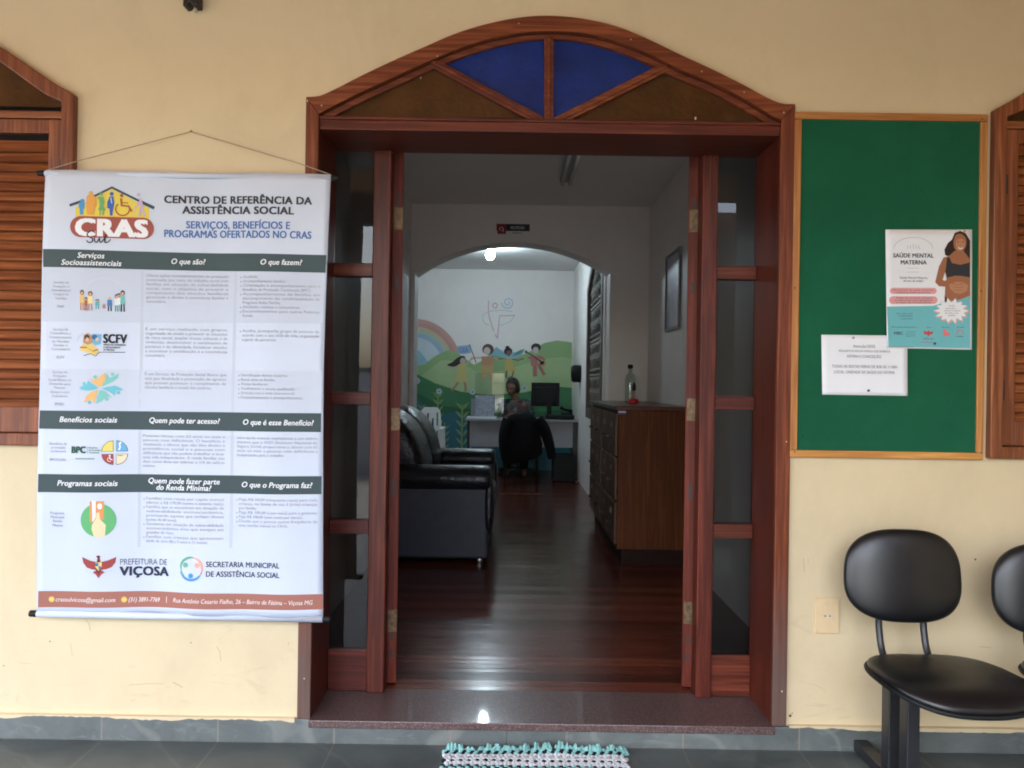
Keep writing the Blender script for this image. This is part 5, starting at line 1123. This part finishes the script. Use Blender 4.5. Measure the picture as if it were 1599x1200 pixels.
for a in ((335, 185, 355, 40, (112, 64, 44), (236, 200, 120), (200, 140, 100)), (368, 245, 360, 30, (90, 52, 40), (186, 100, 84), (150, 84, 66)), (402, 195, 358, 46, (120, 70, 48), (244, 226, 160), (190, 150, 130)),
          (458, 262, 345, 38, (52, 44, 44), (96, 186, 186), (90, 170, 176)), (512, 300, 340, 28, (130, 110, 110), (196, 130, 130), (160, 100, 110)), (557, 232, 362, 44, (206, 214, 226), (76, 130, 190), (66, 72, 92)),
          (612, 218, 365, 36, (60, 60, 66), (226, 232, 232), (84, 160, 160)), (630, 208, 362, 34, (80, 66, 60), (232, 236, 240), (96, 170, 170)), (662, 185, 366, 44, (48, 48, 54), (120, 196, 186), (60, 60, 70))): fig(*a)
K(IK(222, 224, 230), [y2(x, y) for x, y in [(380, 130), (440, 95), (510, 82), (580, 95), (650, 130)]], 0.8, 2)
b.build('family_emblem', None, T)
b = MB()                                       # SCFV emblem
text(b, IK(36, 36, 46), BN, 'SCFV', 163.2, 197, 529.3, 13.2, 0.035, layer=4)
for s, x1, y in (('SERVIÇO DE CONVIVÊNCIA', 196, 538.9), ('E FORTALECIMENTO', 187.5, 543), ('DE VÍNCULOS', 179, 546.8)): text(b, IK(50, 50, 58), BN, s, 163, x1, y, 2.3, 0.03, layer=4)
K(IK(40, 40, 50), [(134, 556), (140, 554), (145.5, 553), (151.5, 557), (156.5, 551), (162, 550.3), (195, 550.5)], 0.9, 4)
B(IK(120, 184, 222), [(146, 522), (160, 522.5), (159, 538), (150, 540), (144, 532)], 3); B(IK(238, 206, 120), [(129, 541), (146, 536), (157, 549), (150, 555), (128, 547)], 3)
B(IK(190, 150, 110), [(134, 524), (140, 520.5), (146, 524), (147, 536), (140, 539), (133, 536)], 4); D(IK(84, 60, 50), 139, 528, 4, 5, 5); D(IK(228, 186, 150), 139.5, 531, 2.6, 3.2, 6)
D(IK(60, 106, 150), 150, 527, 4, 4, 5); D(IK(236, 200, 170), 154, 530.5, 2.4, 2.6, 6); K(IK(60, 60, 70), [(129, 543), (139, 543.5), (148, 549), (155, 546)], 1.4, 5); K(IK(230, 190, 90), [(133, 538), (144, 547), (150, 551)], 1.6, 6)
K(IK(180, 190, 205), [(124, 533), (127, 526), (134, 521)], 0.8, 3)
b.build('bond_emblem', None, T)
b = MB()                                       # petals of reaching figures
OR, TE, TG = IK(240, 190, 122), IK(118, 198, 212), IK(134, 204, 196)
y3 = lambda pts: [y2(x, y) for x, y in pts]
for m, pts in ((OR, [(480, 1008), (450, 990), (415, 960), (400, 932), (430, 945), (470, 925), (525, 885), (525, 930), (510, 975)]),
               (TG, [(495, 1005), (520, 960), (535, 890), (555, 930), (590, 915), (628, 892), (622, 930), (580, 965), (535, 985)]),
               (TE, [(470, 1015), (430, 985), (385, 950), (375, 985), (315, 1010), (330, 1030), (390, 1038), (440, 1030)]),
               (TE, [(495, 1020), (540, 1005), (600, 995), (665, 1025), (655, 1038), (610, 1035), (600, 1085), (560, 1050)]),
               (OR, [(470, 1030), (455, 1075), (440, 1150), (420, 1115), (390, 1125), (355, 1140), (370, 1085), (410, 1050)]),
               (TG, [(480, 1032), (520, 1040), (580, 1100), (545, 1085), (520, 1100), (495, 1130), (452, 1150), (460, 1090)])):
    B(m, y3(pts), 3)
for x, y, m in ((442, 922, TG), (580, 898, TG), (355, 978, TE), (628, 1055, TE), (400, 1138, TE), (537, 1110, TG)): D(m, *y2(x, y), 2.8, k=3)
b.build('petal_emblem', None, T)
b = MB()                                       # BPC badge
text(b, IK(52, 92, 78), BN, 'BPC', 117.2, 137.6, 702, 9.8, 0.045, layer=4); K(IK(120, 150, 140), [(140.8, 697), (140.8, 708)], 0.5, 3)
for s, x1, y in (('Benefício', 155.5, 699), ('de Prestação', 160, 702.8), ('Continuada', 158, 706.5)): text(b, IK(52, 120, 96), BN, s, 143, x1, y, 2.2, 0.02, layer=4)
text(b, IK(52, 140, 100), BN, 'CADASTRO PARA BENEFÍCIO', 122, 151, 716, 1.8, 0.02, layer=4)
for (a0_, a1_, col) in ((180, 270, (240, 222, 120)), (270, 360, (110, 180, 222)), (90, 180, (176, 76, 76)), (0, 90, (238, 226, 190))):
    am = R((a0_ + a1_) / 2); ox, oy = 1.9 * math.copysign(1, math.cos(am)), 1.9 * math.copysign(1, math.sin(am)); cx, cy = 180.2 + ox, 707 + oy
    disc(b, IK(74, 84, 80), BN, cx, cy, 17.2, layer=2.5, n=16, a0=a0_, a1=a1_); disc(b, IK(*col), BN, cx + ox * 0.32, cy + oy * 0.32, 15.6, layer=3.2, n=16, a0=a0_, a1=a1_)
K(WHITE, [(187, 692), (188, 699), (186, 703)], 2.2, 4); D(WHITE, 188.5, 691.5, 1.6, k=4); D(WHITE, 173, 711.5, 1.3, k=4); K(WHITE, [(173, 713), (173.5, 717), (177, 718)], 1.4, 4); K(WHITE, arcpts(173, 717.5, 3.2, 60, 260, 10), 0.8, 4); K(DKT, [(184, 711.5), (192, 711.5)], 0.8, 4)
b.build('benefit_emblem', None, T)
b = MB()                                       # hand with a card on a green disc
D(IK(106, 184, 120), 155.4, 812, 26.3, 26.3, 2.5, 36)
yy = lambda pts: [(70 + x / 5.714, 660 + y / 5.714) for x, y in pts]
B(IK(232, 158, 96), yy([(418, 700), (540, 700), (535, 862), (515, 868), (418, 885)]), 3); B(WHITE, yy([(440, 698), (470, 698), (468, 840), (440, 885)]), 3.6); D(WHITE, 70 + 503 / 5.714, 660 + 745 / 5.714, 3.4, 4.6, 3.6)
B(IK(238, 222, 176), yy([(435, 910), (470, 850), (478, 800), (500, 800), (505, 860), (552, 910), (545, 1012), (490, 1022), (450, 1012), (432, 950)]), 4)
b.build('card_emblem', None, T)
b = MB()                                       # eagle with shield; ring of three figures
e_ = lambda pts: [(110 + x / 4.569, 850 + y / 4.569) for x, y in pts]
EA, EAD = IK(164, 74, 70), IK(120, 50, 54)
B(EA, e_([(195, 125), (150, 115), (92, 88), (100, 130), (125, 165), (160, 178), (195, 182)]), 3); B(EA, e_([(225, 125), (270, 115), (325, 92), (318, 132), (292, 165), (258, 178), (225, 182)]), 3)
B(EAD, e_([(190, 84), (205, 77), (220, 84), (214, 98), (220, 125), (228, 180), (205, 215), (184, 180), (194, 125), (200, 98)]), 3.4)
B(EA, e_([(165, 200), (180, 188), (230, 188), (248, 200), (226, 212), (205, 242), (184, 212)]), 3.2)
B(IK(238, 214, 120), e_([(184, 128), (228, 128), (228, 160), (206, 190), (184, 160)]), 4); B(IK(70, 120, 170), e_([(184, 132), (206, 132), (206, 155), (184, 155)]), 4.6); B(IK(70, 120, 170), e_([(206, 155), (226, 155), (224, 165), (206, 186)]), 4.6)
for s in (-1, 1): K(IK(190, 190, 196), e_([(205 + s * 95, 185), (205 + s * 60, 200), (205 + s * 20, 215)]), 0.6, 2.4)
text(b, IK(78, 82, 98), BN, 'PREFEITURA DE', 186.6, 259, 878.7, 9.2, -0.008, layer=3); text(b, NAVY, BN, 'VIÇOSA', 186.6, 261, 893.3, 13.4, 0.04, layer=3)
K(IK(214, 218, 226), [(269.5, 872), (269.3, 904)], 0.7, 2)
rc = (298.8, 888.3)
for a0_, a1_, col, da in ((185, 285, (112, 180, 150), 150), (-78, 38, (244, 178, 158), -40), (20, 165, (76, 152, 216), 92)):
    w_ = [0.6 + 3.4 * math.sin(math.pi * (0.1 + 0.8 * i / 16)) for i in range(17)]
    K(IK(*col), arcpts(*rc, 17.6, a0_, a1_, 16), w_, 3)
for x, y, col in ((289.8, 882.6, (112, 180, 150)), (308.4, 883, (244, 178, 158)), (298.3, 899.3, (76, 152, 216))): D(IK(*col), x, y, 3.9, k=4)
K(IK(112, 180, 150), arcpts(rc[0] - 2, rc[1], 14.5, 130, 195, 8), 1.6, 3.4)
text(b, NAVY, BN, 'SECRETARIA MUNICIPAL', 322.8, 438, 882, 8.2, 0.014, layer=3); text(b, NAVY, BN, 'DE ASSISTÊNCIA SOCIAL', 322.8, 438, 897, 8.2, 0.014, layer=3)
b.build('city_emblem', None, T)
# rods in their sleeves, end caps, cord and nail
def rod(x0, y0, x1, y1, r):
    a, c = P(x0, y0, BY + 0.004), P(x1, y1, BY + 0.004); d = (c - a).normalized()
    r_ = MB().tube([a, c], r, 16).build('rod', M_SHEET, T, smooth=True)
    for p, s in ((a, -1), (c, 1)): MB().tube([p + d * s * 0.0005, p + d * s * 0.027], r * 0.95, 16).build('end_cap', M_BLKP, r_, bevel=0.002)
rod(71, 271.5, 517, 278.5, 0.0105); rod(58.5, 958.5, 504, 967.0, 0.0125)
b = MB(); b.tube([P(73, 266.5, BY), P(120, 252, -0.038), P(298, 206, -0.012), P(470, 256.5, -0.032), P(516, 273, BY)], 0.0016, 6); b.build('cord', M_CORD, T)
tag(MB().tube([P(298, 205, 0.0) , P(298, 205, -0.02)], 0.003, 8).build('nail', M_BRASS), 'small nail carrying the cord of the hanging banner', 'nail')

# ---------------------------------------------------------------- notice board
NY = -0.022
T = thing('notice_board', (P(1390, 450, 0).x, 0, PZ(1390, 716, 0)), 'tall green felt notice board in a pine frame to the right of the door', 'notice board')
c4 = [P(1239, 178.5, NY), P(1541, 175, NY), P(1538, 718, NY), P(1236, 715, NY)]
xl, xr = (c4[0].x + c4[3].x) / 2, (c4[1].x + c4[2].x) / 2; zt, zb2 = (c4[0].z + c4[1].z) / 2, (c4[2].z + c4[3].z) / 2; fwid = 0.026
MB().box(xl + 0.02, xr - 0.02, NY + 0.008, -0.001, zb2 + 0.02, zt - 0.02).build('felt', M_FELT, T)
for x0, x1 in ((xl, xl + fwid), (xr - fwid, xr)): MB().box(x0, x1, NY, -0.0005, zb2 + fwid + 0.0004, zt - fwid - 0.0004).build('frame', M_PINE, T, bevel=0.003)
for z0, z1 in ((zt - fwid, zt), (zb2, zb2 + fwid)): MB().box(xl, xr, NY - 0.0005, -0.0005, z0, z1).build('frame', M_PINEX, T, bevel=0.003)
b = MB()
for x, y in ((1534, 186), (1532, 455), (1533, 708), (1241, 450), (1241, 706), (1243, 186)): disc(b, M_IRON, lambda x, y, k: P(x, y, NY - 0.0012), x, y, 1.2, layer=0, n=8)
b.build('screw', None, T)
def sheet(name, corners, Y, label, cat, curl=0.003):
    t = thing(name, tuple((P(*corners[0], Y) + P(*corners[2], Y)) / 2), label, cat)
    mb = MB(); vs = []; nx, ny = 14, 14
    tl, tr, br, bl = corners
    for j in range(ny + 1):
        for i in range(nx + 1):
            u, v = i / nx, j / ny
            x = (tl[0] * (1 - u) + tr[0] * u) * (1 - v) + (bl[0] * (1 - u) + br[0] * u) * v; y = (tl[1] * (1 - u) + tr[1] * u) * (1 - v) + (bl[1] * (1 - u) + br[1] * u) * v
            vs.append(P(x, y, Y - curl * ((2 * u - 1) ** 4) * v))
    mb.add(vs, [(j * (nx + 1) + i, j * (nx + 1) + i + 1, (j + 1) * (nx + 1) + i + 1, (j + 1) * (nx + 1) + i) for j in range(ny) for i in range(nx)])
    o = mb.build('paper', M_PAPER, t, smooth=True); s_ = o.modifiers.new('thickness', 'SOLIDIFY'); s_.thickness = 0.0004; s_.offset = -1
    return t
# plain notice
YN = NY + 0.0055
t = sheet('notice_sheet', [(1282.6, 523), (1417, 524.5), (1417.2, 618.6), (1284, 616.5)], YN, 'landscape white printed notice pinned low on the board, partly under the poster', 'notice', 0.006)
fn = lambda x, y, k=1: P(x, y, YN - 0.006 * (2 * (x - 1283) / 134 - 1) ** 4 * max(0, (y - 523.5) / 94) - 0.0004 - 0.0003 * k); b = MB(); TX = ink('ink_notice', lin(78, 80, 92), 0.6)
for s, x0, x1, y, cap in (('Atenção/2025', 1332, 1366.5, 541, 4.4), ('PESAGEM DO BOLSA FAMÍLIA DOS BAIRROS', 1310, 1390, 548.7, 3.2), ('FÁTIMA E CONCEIÇÃO', 1323, 1376, 557, 4.3),
                          ('TODAS AS SEXTAS FEIRAS DE 8:00 ÀS 11:00H', 1299, 1401, 572.8, 4.4), ('LOCAL: UNIDADE DE SAÚDE DO FÁTIMA', 1302.5, 1397, 581.6, 4.4)):
    text(b, TX, fn, s, x0, x1, y, cap, 0.004, layer=1)
b.build('lettering', None, t)
def pin(x, y, Y, m, label):
    p = P(x, y, Y); tag(MB().tube([p, p + Vector((0, -0.004, 0)), p + Vector((0, -0.007, 0))], [0.0045, 0.0048, 0.003], 10).build('push_pin', m), label, 'push pin', 'push pins on the green board')
MG, MY = plain('pin_green', lin(40, 84, 70), 0.35), plain('pin_yellow', lin(190, 170, 70), 0.35)
pin(1332.2, 527.8, YN - 0.001, M_STEEL, 'grey push pin in the top edge of the landscape notice'); pin(1355.8, 610.3, YN - 0.001, MG, 'dark green push pin at the bottom of the landscape notice')
# poster: flat printed picture and lettering
YQ = NY + 0.0025
t = sheet('poster', [(1382.6, 358.8), (1518, 358.8), (1517.5, 546.6), (1385, 543.8)], YQ, 'white and turquoise maternal health poster with a pregnant woman, pinned right of centre', 'poster', 0.005)
def FP(x, y, k=1): return P(x, y, YQ - 0.005 * (2 * (x - 1383) / 135 - 1) ** 4 * max(0, (y - 358.8) / 187) - 0.0004 - 0.00025 * k)
pz = lambda pts: [(1370 + x / 5.714, 350 + y / 5.714) for x, y in pts]
b = MB(); q = lambda m, pts, k=1, sp=False: flat(b, m, FP, pz(spline(pts + [pts[0]], 4)[:-1] if sp else pts), k)
q(IK(120, 196, 204), [(85, 738), (500, 730), (560, 712), (640, 700), (740, 660), (828, 632), (828, 1108), (100, 1096)], 1)
PINK = IK(240, 172, 172)
for y0, y1 in ((570, 625), (645, 715)):
    c = (y0 + y1) / 2; r_ = (y1 - y0) / 2
    flat(b, PINK, FP, pz([(140 + r_ * math.cos(R(90 + 18 * i)), c + r_ * math.sin(R(90 + 18 * i))) for i in range(11)] + [(502 + r_ * math.cos(R(-90 + 18 * i)), c + r_ * math.sin(R(-90 + 18 * i))) for i in range(11)]), 1)
b.build('print', None, t)
b = MB()
HR, SKN, SK2, TOP = IK(56, 40, 38), IK(168, 112, 82), IK(196, 140, 108), IK(54, 56, 60)
q(HR, [(740, 62), (790, 85), (828, 150), (828, 330), (790, 320), (775, 250), (700, 250), (690, 290), (640, 290), (605, 280), (598, 230), (630, 170), (665, 140), (690, 80)], 2)
q(SKN, [(690, 240), (770, 240), (828, 320), (828, 640), (740, 675), (655, 690), (600, 690), (605, 560), (550, 556), (516, 520), (550, 380), (590, 300), (640, 285)], 2.4)
q(SKN, [(680, 150), (700, 100), (745, 88), (785, 120), (795, 170), (780, 220), (745, 255), (705, 240), (682, 200)], 3, True)
q(SK2, [(700, 150), (740, 130), (780, 150), (778, 205), (745, 240), (708, 222)], 3.3, True)
q(TOP, [(622, 300), (645, 300), (665, 350), (740, 365), (800, 350), (828, 340), (828, 478), (760, 465), (690, 462), (625, 480), (606, 430)], 3)
q(IK(235, 236, 240), [(582, 500), (605, 430), (618, 500), (600, 508)], 3)
q(SK2, [(640, 540), (700, 515), (770, 520), (810, 545), (800, 600), (740, 625), (690, 615), (650, 580)], 3)
for pts in ([(665, 530), (720, 545), (775, 530)], [(680, 560), (720, 570), (770, 560)], [(690, 590), (722, 596), (760, 588)]): stroke(b, SKN, FP, pz(pts), 1.0, 3.6)
for x in (718, 764): disc(b, HR, FP, *pz([(x, 160)])[0], 1.5, 0.7, 4, 10)
stroke(b, WHITE, FP, pz([(722, 212), (742, 222), (764, 212)]), 1.3, 4); stroke(b, SKN, FP, pz([(742, 165), (738, 190), (748, 192)]), 0.7, 4)
q(TOP, [(600, 640), (650, 695), (600, 698)], 3)
b.build('printed_figure', None, t)
b = MB(); star = []
for i in range(28): r_ = (158, 108)[i % 2] * (1 + 0.06 * math.sin(i * 2.3)); star.append((662 + r_ * math.cos(i * math.pi / 14), 775 + r_ * 0.72 * math.sin(i * math.pi / 14)))
q(PINK, [(x + 6, y + 12) for x, y in star], 4); q(IK(70, 70, 80), [(662 + (x - 662) * 1.02, 775 + (y - 775) * 1.02) for x, y in star], 4.4); q(WHITE, star, 4.8)
PT = IK(86, 88, 100)
def pt(s, x0, x1, y, cap, bold=0.004, m=PT): a, c = pz([(x0, y), (x1, y)]); text(b, m, FP, s, a[0], c[0], a[1], cap / 5.714, bold, layer=5.4, tilt=0.006)
pt('SAÚDE MENTAL', 142, 502, 282, 36, 0.02); pt('MATERNA', 210, 440, 343, 36, 0.02); pt('"Saúde Mental Materna,', 195, 450, 480, 17); pt('direito de todas"', 232, 415, 508, 17)
for s, x0, x1, y in (('Se precisar de ajuda, procure', 140, 500, 590), ('a unidade de saúde mais próxima', 165, 475, 612), ('Rodas de conversa, escuta e', 170, 490, 660), ('acolhimento para gestantes', 155, 490, 680), ('e mães da comunidade', 165, 480, 700), ('Para saber mais', 170, 315, 800), ('CADASTRE-SE', 190, 315, 822), ('e participe', 205, 315, 845),
                     ('Venha', 635, 690, 730), ('participar e', 610, 705, 752), ('conhecer os direitos', 595, 738, 773), ('da mãe e do', 605, 722, 795), ('bebê', 635, 695, 816), ('Realização', 130, 350, 920), ('Apoio', 440, 480, 922), ('Parceria', 575, 640, 922), ('Saúde', 710, 775, 922)): pt(s, x0, x1, y, 12, 0.004)
stroke(b, IK(196, 204, 216), FP, pz([(145 + 175 * (1 - math.cos(R(180 * i / 18))), 225 - 105 * math.sin(R(180 * i / 18))) for i in range(19)]), 0.9, 5)
for k in range(5): stroke(b, IK(196, 200, 212), FP, pz([(268 + k * 28, 225), (275 + k * 22, 190 - 12 * (k == 2))]), 0.9, 5)
stroke(b, IK(190, 190, 200), FP, pz([(265, 395), (370, 395)]), 0.4, 5); stroke(b, IK(190, 190, 200), FP, pz([(265, 430), (370, 430)]), 0.4, 5)
pt('MBC', 150, 230, 975, 26, 0.02); 
for y in (965, 985, 1003): stroke(b, PT, FP, pz([(255, y), (340, y - 4)]), 0.5, 5)
RE = IK(206, 84, 92); q(RE, [(410, 950), (445, 965), (455, 945), (470, 965), (502, 955), (490, 985), (468, 988), (457, 1008), (445, 988), (420, 985)], 5); pt('PREFEITURA', 412, 505, 1025, 12)
stroke(b, RE, FP, pz([(385, 1055), (500, 1055)]), 0.9, 5); disc(b, IK(60, 84, 120), FP, *pz([(510, 1068)])[0], 2.0, layer=5.2, n=10)
q(IK(236, 128, 128), [(585, 940), (610, 938), (618, 965), (645, 975), (640, 1000), (590, 1000)], 5); stroke(b, IK(220, 120, 130), FP, pz([(710 + 28 * (1 - math.cos(R(18 * i))), 985 - 38 * math.sin(R(18 * i))) for i in range(11)]), 1.6, 5); stroke(b, PT, FP, pz([(705, 1005), (768, 1005)]), 0.9, 5)
stroke(b, PT, FP, pz([(100, 1094), (330, 1096)]), 0.6, 5)
b.build('lettering', None, t)
pin(1505.5, 362, YQ - 0.001, MY, 'yellow push pin at the top right of the poster'); pin(1459.3, 537, YQ - 0.001, MG, 'dark push pin in the turquoise foot of the poster')

# ---------------------------------------------------------------- socket plate
p0, p1 = P(1272, 934, 0), P(1309, 989, 0)
T = thing('wall_socket', ((p0.x + p1.x) / 2, 0, (p0.z + p1.z) / 2), 'cream two pin wall socket beside the waiting seats', 'socket')
MB().box(p0.x, p1.x, -0.009, -0.0005, p1.z, p0.z).build('plate', M_PLATE, T, bevel=0.003)
p2, p3 = P(1283, 957, 0), P(1302, 967.5, 0); mo = MB().box(p2.x, p3.x, -0.0115, -0.0092, p3.z, p2.z).build('socket_module', plain('socket_beige', (0.60, 0.48, 0.32, 1), 0.4), T, bevel=0.001)
for x in (1288.5, 1296): p = P(x, 962.3, -0.0118); MB().tube([p, p + Vector((0, -0.0006, 0))], 0.0028, 10).build('hole', M_BLKP, mo)
# lower end of the dark wall lamp bracket at the top edge
p0, p1 = P(294.5, -20, 0), P(317, 19.5, 0)
T = thing('wall_bracket', ((p0.x + p1.x) / 2, 0, p0.z), 'dark wooden bracket on the wall at the top edge, above the banner', 'bracket')
MB().prism([(p0.x, p1.z), (p0.x + 0.016, p1.z + 0.004), (p0.x + 0.022, p1.z + 0.014), (p0.x + 0.030, p1.z + 0.014), (p0.x + 0.036, p1.z + 0.003), (p1.x, p1.z + 0.004), (p1.x, p0.z + 0.06), (p0.x, p0.z + 0.06)], -0.05, -0.0005).build('arm', plain('near_black_wood', (0.012, 0.007, 0.006, 1), 0.5), T, bevel=0.003)
p = P(305.5, 17, -0.02); MB().tube([p + Vector((0, 0, 0.012)), p, p + Vector((0, 0, -0.006))], [0.006, 0.008, 0.005], 10).build('clip', plain('dull_clip', lin(168, 156, 130), 0.5), T)

# ---------------------------------------------------------------- waiting seats on a shared beam
T = thing('waiting_seats', (1.55, -0.3, 0), 'row of black vinyl waiting seats joined on a steel beam, right of the door', 'bench')
cx0, cz0 = P(1411, 899, -0.2).x, PZ(1411, 899, -0.2)
spx = P(1552, 900, -0.2).x - P(1322, 900, -0.2).x
for k in range(3):
    cx = cx0 + spx * k + 0.006; cz = cz0 - 0.038 * (k > 0) ; yb = -0.2 - 0.012 * k
    Mb = Matrix.Rotation(R(-7), 4, 'X') @ Matrix.Rotation(R(0.8), 4, 'Y')
    def bk(v):
        u = v.z / 0.155
        return Vector((v.x * (0.955 - 0.045 * u - 0.02 * u * u + 0.03), v.y + 0.030 * (v.x / 0.2) ** 2 * -1.0 + 0.0, v.z))
    bo = MB().pad((cx, yb, cz), 0.203, 0.034, 0.156, 3.0, 3.1, seg=72, rings=36, M=Mb @ Matrix.Rotation(0, 4, 'X'), fn=None)
    # superellipse outline lies in XZ: rebuild with axes swapped so the cushion edge is rounded
    bo = MB(); Ms = Matrix.Translation((cx, yb, cz)) @ Mb @ Matrix.Rotation(R(90), 4, 'X')
    def bf_(v):
        u = v.y / 0.156; return Vector((v.x * (1.0 - 0.035 * u - 0.02 * u * u), v.y, v.z - 0.022 * (v.x / 0.2) ** 2))
    bo.pad((0, 0, 0), 0.201, 0.157, 0.034, 2.75, 2.7, M=Ms, seg=80, rings=24, fn=bf_); bo.build('backrest', M_BLK, T, smooth=True)
    sy, szc = -0.455, 0.425 - 0.004 * k
    Mt = Matrix.Translation((cx + 0.006, sy, szc)) @ Matrix.Rotation(R(-2.5), 4, 'X')
    def sf(v):
        a = v.y / 0.215
        return Vector((v.x * (1.0 - 0.05 * a), v.y, v.z + 0.012 * (v.x / 0.22) ** 2 - 0.030 * max(0, -a) ** 3 + 0.008 * max(0, a) ** 2))
    so2 = MB().pad((0, 0, 0), 0.216, 0.212, 0.03, 2.8, 2.6, M=Mt, seg=80, rings=20, fn=sf).build('seat', M_BLK, T, smooth=True)
    rim = [Mt @ sf(Vector((0.2175 * math.copysign(abs(math.cos(a)) ** (2 / 2.8), math.cos(a)), 0.2135 * math.copysign(abs(math.sin(a)) ** (2 / 2.8), math.sin(a)), -0.010))) for a in [2 * math.pi * i / 80 for i in range(81)]]
    MB().tube(rim, 0.0075, 8, False).build('edge_trim', M_BLKP, so2, smooth=True)
    for dx in (-0.077, 0.077):
        zbk = cz - 0.13
        MB().tube(spline([(cx + dx, yb + 0.028, cz - 0.04), (cx + dx, yb + 0.026, zbk), (cx + dx, yb + 0.022, zbk - 0.06), (cx + dx, yb - 0.006, 0.425), (cx + dx, -0.27, 0.388), (cx + dx, -0.36, 0.378)], 5), 0.0115, 12).build('back_tube', M_BLKM, T, smooth=True)
MB().box(1.27, cx0 + spx * 2 + 0.16, -0.355, -0.305, 0.335, 0.375).build('beam', M_BLKM, T, bevel=0.004)
ux_ = 1.29
for xx in (ux_, cx0 + spx * 2 - 0.05):
    for y0 in (-0.275, -0.40): MB().box(xx - 0.02, xx + 0.02, y0, y0 + 0.055, 0.045, 0.334 if y0 < -0.3 else 0.37).build('upright', M_BLKM, T, bevel=0.003)
    MB().box(xx - 0.025, xx + 0.025, -0.58, -0.012, 0.006, 0.0445).build('foot', M_BLKM, T, bevel=0.003)
    MB().box(xx - 0.018, xx + 0.018, -0.42, -0.21, 0.3705, 0.3775).build('seat_bracket', M_BLKM, T)

# ---------------------------------------------------------------- woven rag mat with a teal fringe
T = thing('rag_mat', (0.11, -0.35, 0), 'woven white, black and teal rag mat with a ragged teal fringe, before the doorstep', 'mat')
MX0, MX1, MY = -0.215, 0.422, -0.075
def cloth(name, r, g, b_): return plain(name, lin(r, g, b_), 0.9, 0, 0.12, 90, 0.1, 0.5, 500)
CT, CWH, CBK, CGY = cloth('teal_rag', 130, 184, 180), cloth('white_rag', 192, 194, 196), cloth('black_rag', 34, 36, 42), cloth('grey_rag', 150, 152, 158)
mats_ = {'t': CT, 'w': CWH, 'k': CBK, 'g': CGY}
b = MB(); rows = ['tk', 'kt', 'ww', 'wg', 'ww', 'kw', 'ww', 'ww', 'kt', 'tk', 'ww', 'kw', 'ww', 'wg', 'ww', 'tk', 'kt', 'ww', 'kw', 'ww', 'ww', 'wk', 'ww', 'gw', 'ww', 'tk', 'kt', 'ww', 'kw', 'ww', 'ww', 'kw']
rnd = random.Random(3); lift = lambda x, y: 0.012 * math.exp(-(((x - 0.19) / 0.075) ** 2)) * math.exp(-((y - MY) / 0.06) ** 2) + 0.005 * math.exp(-(((x - 0.36) / 0.05) ** 2)) * math.exp(-((y - MY) / 0.05) ** 2)
ry = 0.0135
def knot(c, hx, hy, hz):
    vs = []; fs = []
    for i, (rr, zz) in enumerate(((0.75, -0.7), (1.0, 0.0), (0.72, 0.75))):
        for k in range(8):
            a = 2 * math.pi * k / 8; vs.append((c[0] + hx * rr * math.cos(a), c[1] + hy * rr * math.sin(a), c[2] + hz * zz))
    for i in range(2):
        for k in range(8): fs.append((i * 8 + k, i * 8 + (k + 1) % 8, (i + 1) * 8 + (k + 1) % 8, (i + 1) * 8 + k))
    vs.append((c[0], c[1], c[2] + hz)); fs += [(16 + k, 16 + (k + 1) % 8, 24) for k in range(8)]
    return vs, fs
for j, pat in enumerate(rows):
    y = MY - 0.012 - j * ry; wob = rnd.uniform(-0.014, 0.014); n_ = 44
    for i in range(n_):
        x = MX0 + wob + (MX1 - MX0) * (i + 0.5 * (j % 2)) / n_
        yy_ = y + 0.003 * math.sin(x * 17 + j * 0.4) + rnd.uniform(-0.001, 0.001); zc = 0.009 + lift(x, yy_) + rnd.uniform(-0.001, 0.0015)
        b.mat(mats_[pat[i % 2]]).add(*knot((x, yy_, zc), 0.0093 * rnd.uniform(0.9, 1.1), 0.0085, 0.0072))
b.build('weave', None, T, smooth=True)
b = MB(); q_ = [(MX0 + 0.01, MY - 0.01), (MX1 - 0.01, MY - 0.01), (MX1 - 0.005, MY - 0.012 - len(rows) * ry), (MX0 + 0.005, MY - 0.012 - len(rows) * ry)]
b.box(MX0 + 0.008, MX1 - 0.008, MY - 0.01 - len(rows) * ry, MY - 0.008, 0.001, 0.007); b.build('warp', CBK, T)
b = MB().mat(CT); x = MX0 + 0.0
while x < MX1 + 0.002:
    w_ = rnd.uniform(0.008, 0.018); h_ = rnd.uniform(0.018, 0.05) * (0.65 + 0.6 * abs(math.sin(x * 9 + 1))); z0 = 0.006 + lift(x, MY) * 1.1; tip = rnd.uniform(-0.013, 0.013); up = rnd.uniform(0.002, 0.018)
    y0 = MY - 0.010; vs = [(x, y0, z0), (x + w_, y0, z0 + 0.001), (x + w_ * 0.95 + tip, y0 + h_ * 0.6, z0 + up + 0.004), (x + w_ * 0.1 + tip, y0 + h_ * 0.6, z0 + up), (x + w_ * 0.75 + tip, y0 + h_, z0 + up * rnd.uniform(0.6, 1.5)), (x + w_ * 0.3 + tip, y0 + h_ * rnd.uniform(0.8, 1), z0 + up * 0.8)]
    b.add(vs, [(0, 1, 2, 3), (3, 2, 4, 5)]); b.add([(a[0], a[1] - 0.001, a[2] - 0.0025) for a in vs], [(0, 3, 2, 1), (3, 5, 4, 2)])
    if rnd.random() < 0.55: b.tube([(x, y0, z0 + 0.004), (x + tip, y0 + h_ * 0.5, z0 + up + 0.006), (x + tip * 1.6, y0 + h_ * 0.9, z0 + up * 0.9)], [0.005, 0.0042, 0.0018], 6)
    x += w_ * rnd.uniform(0.5, 0.8)
b.build('fringe', None, T)
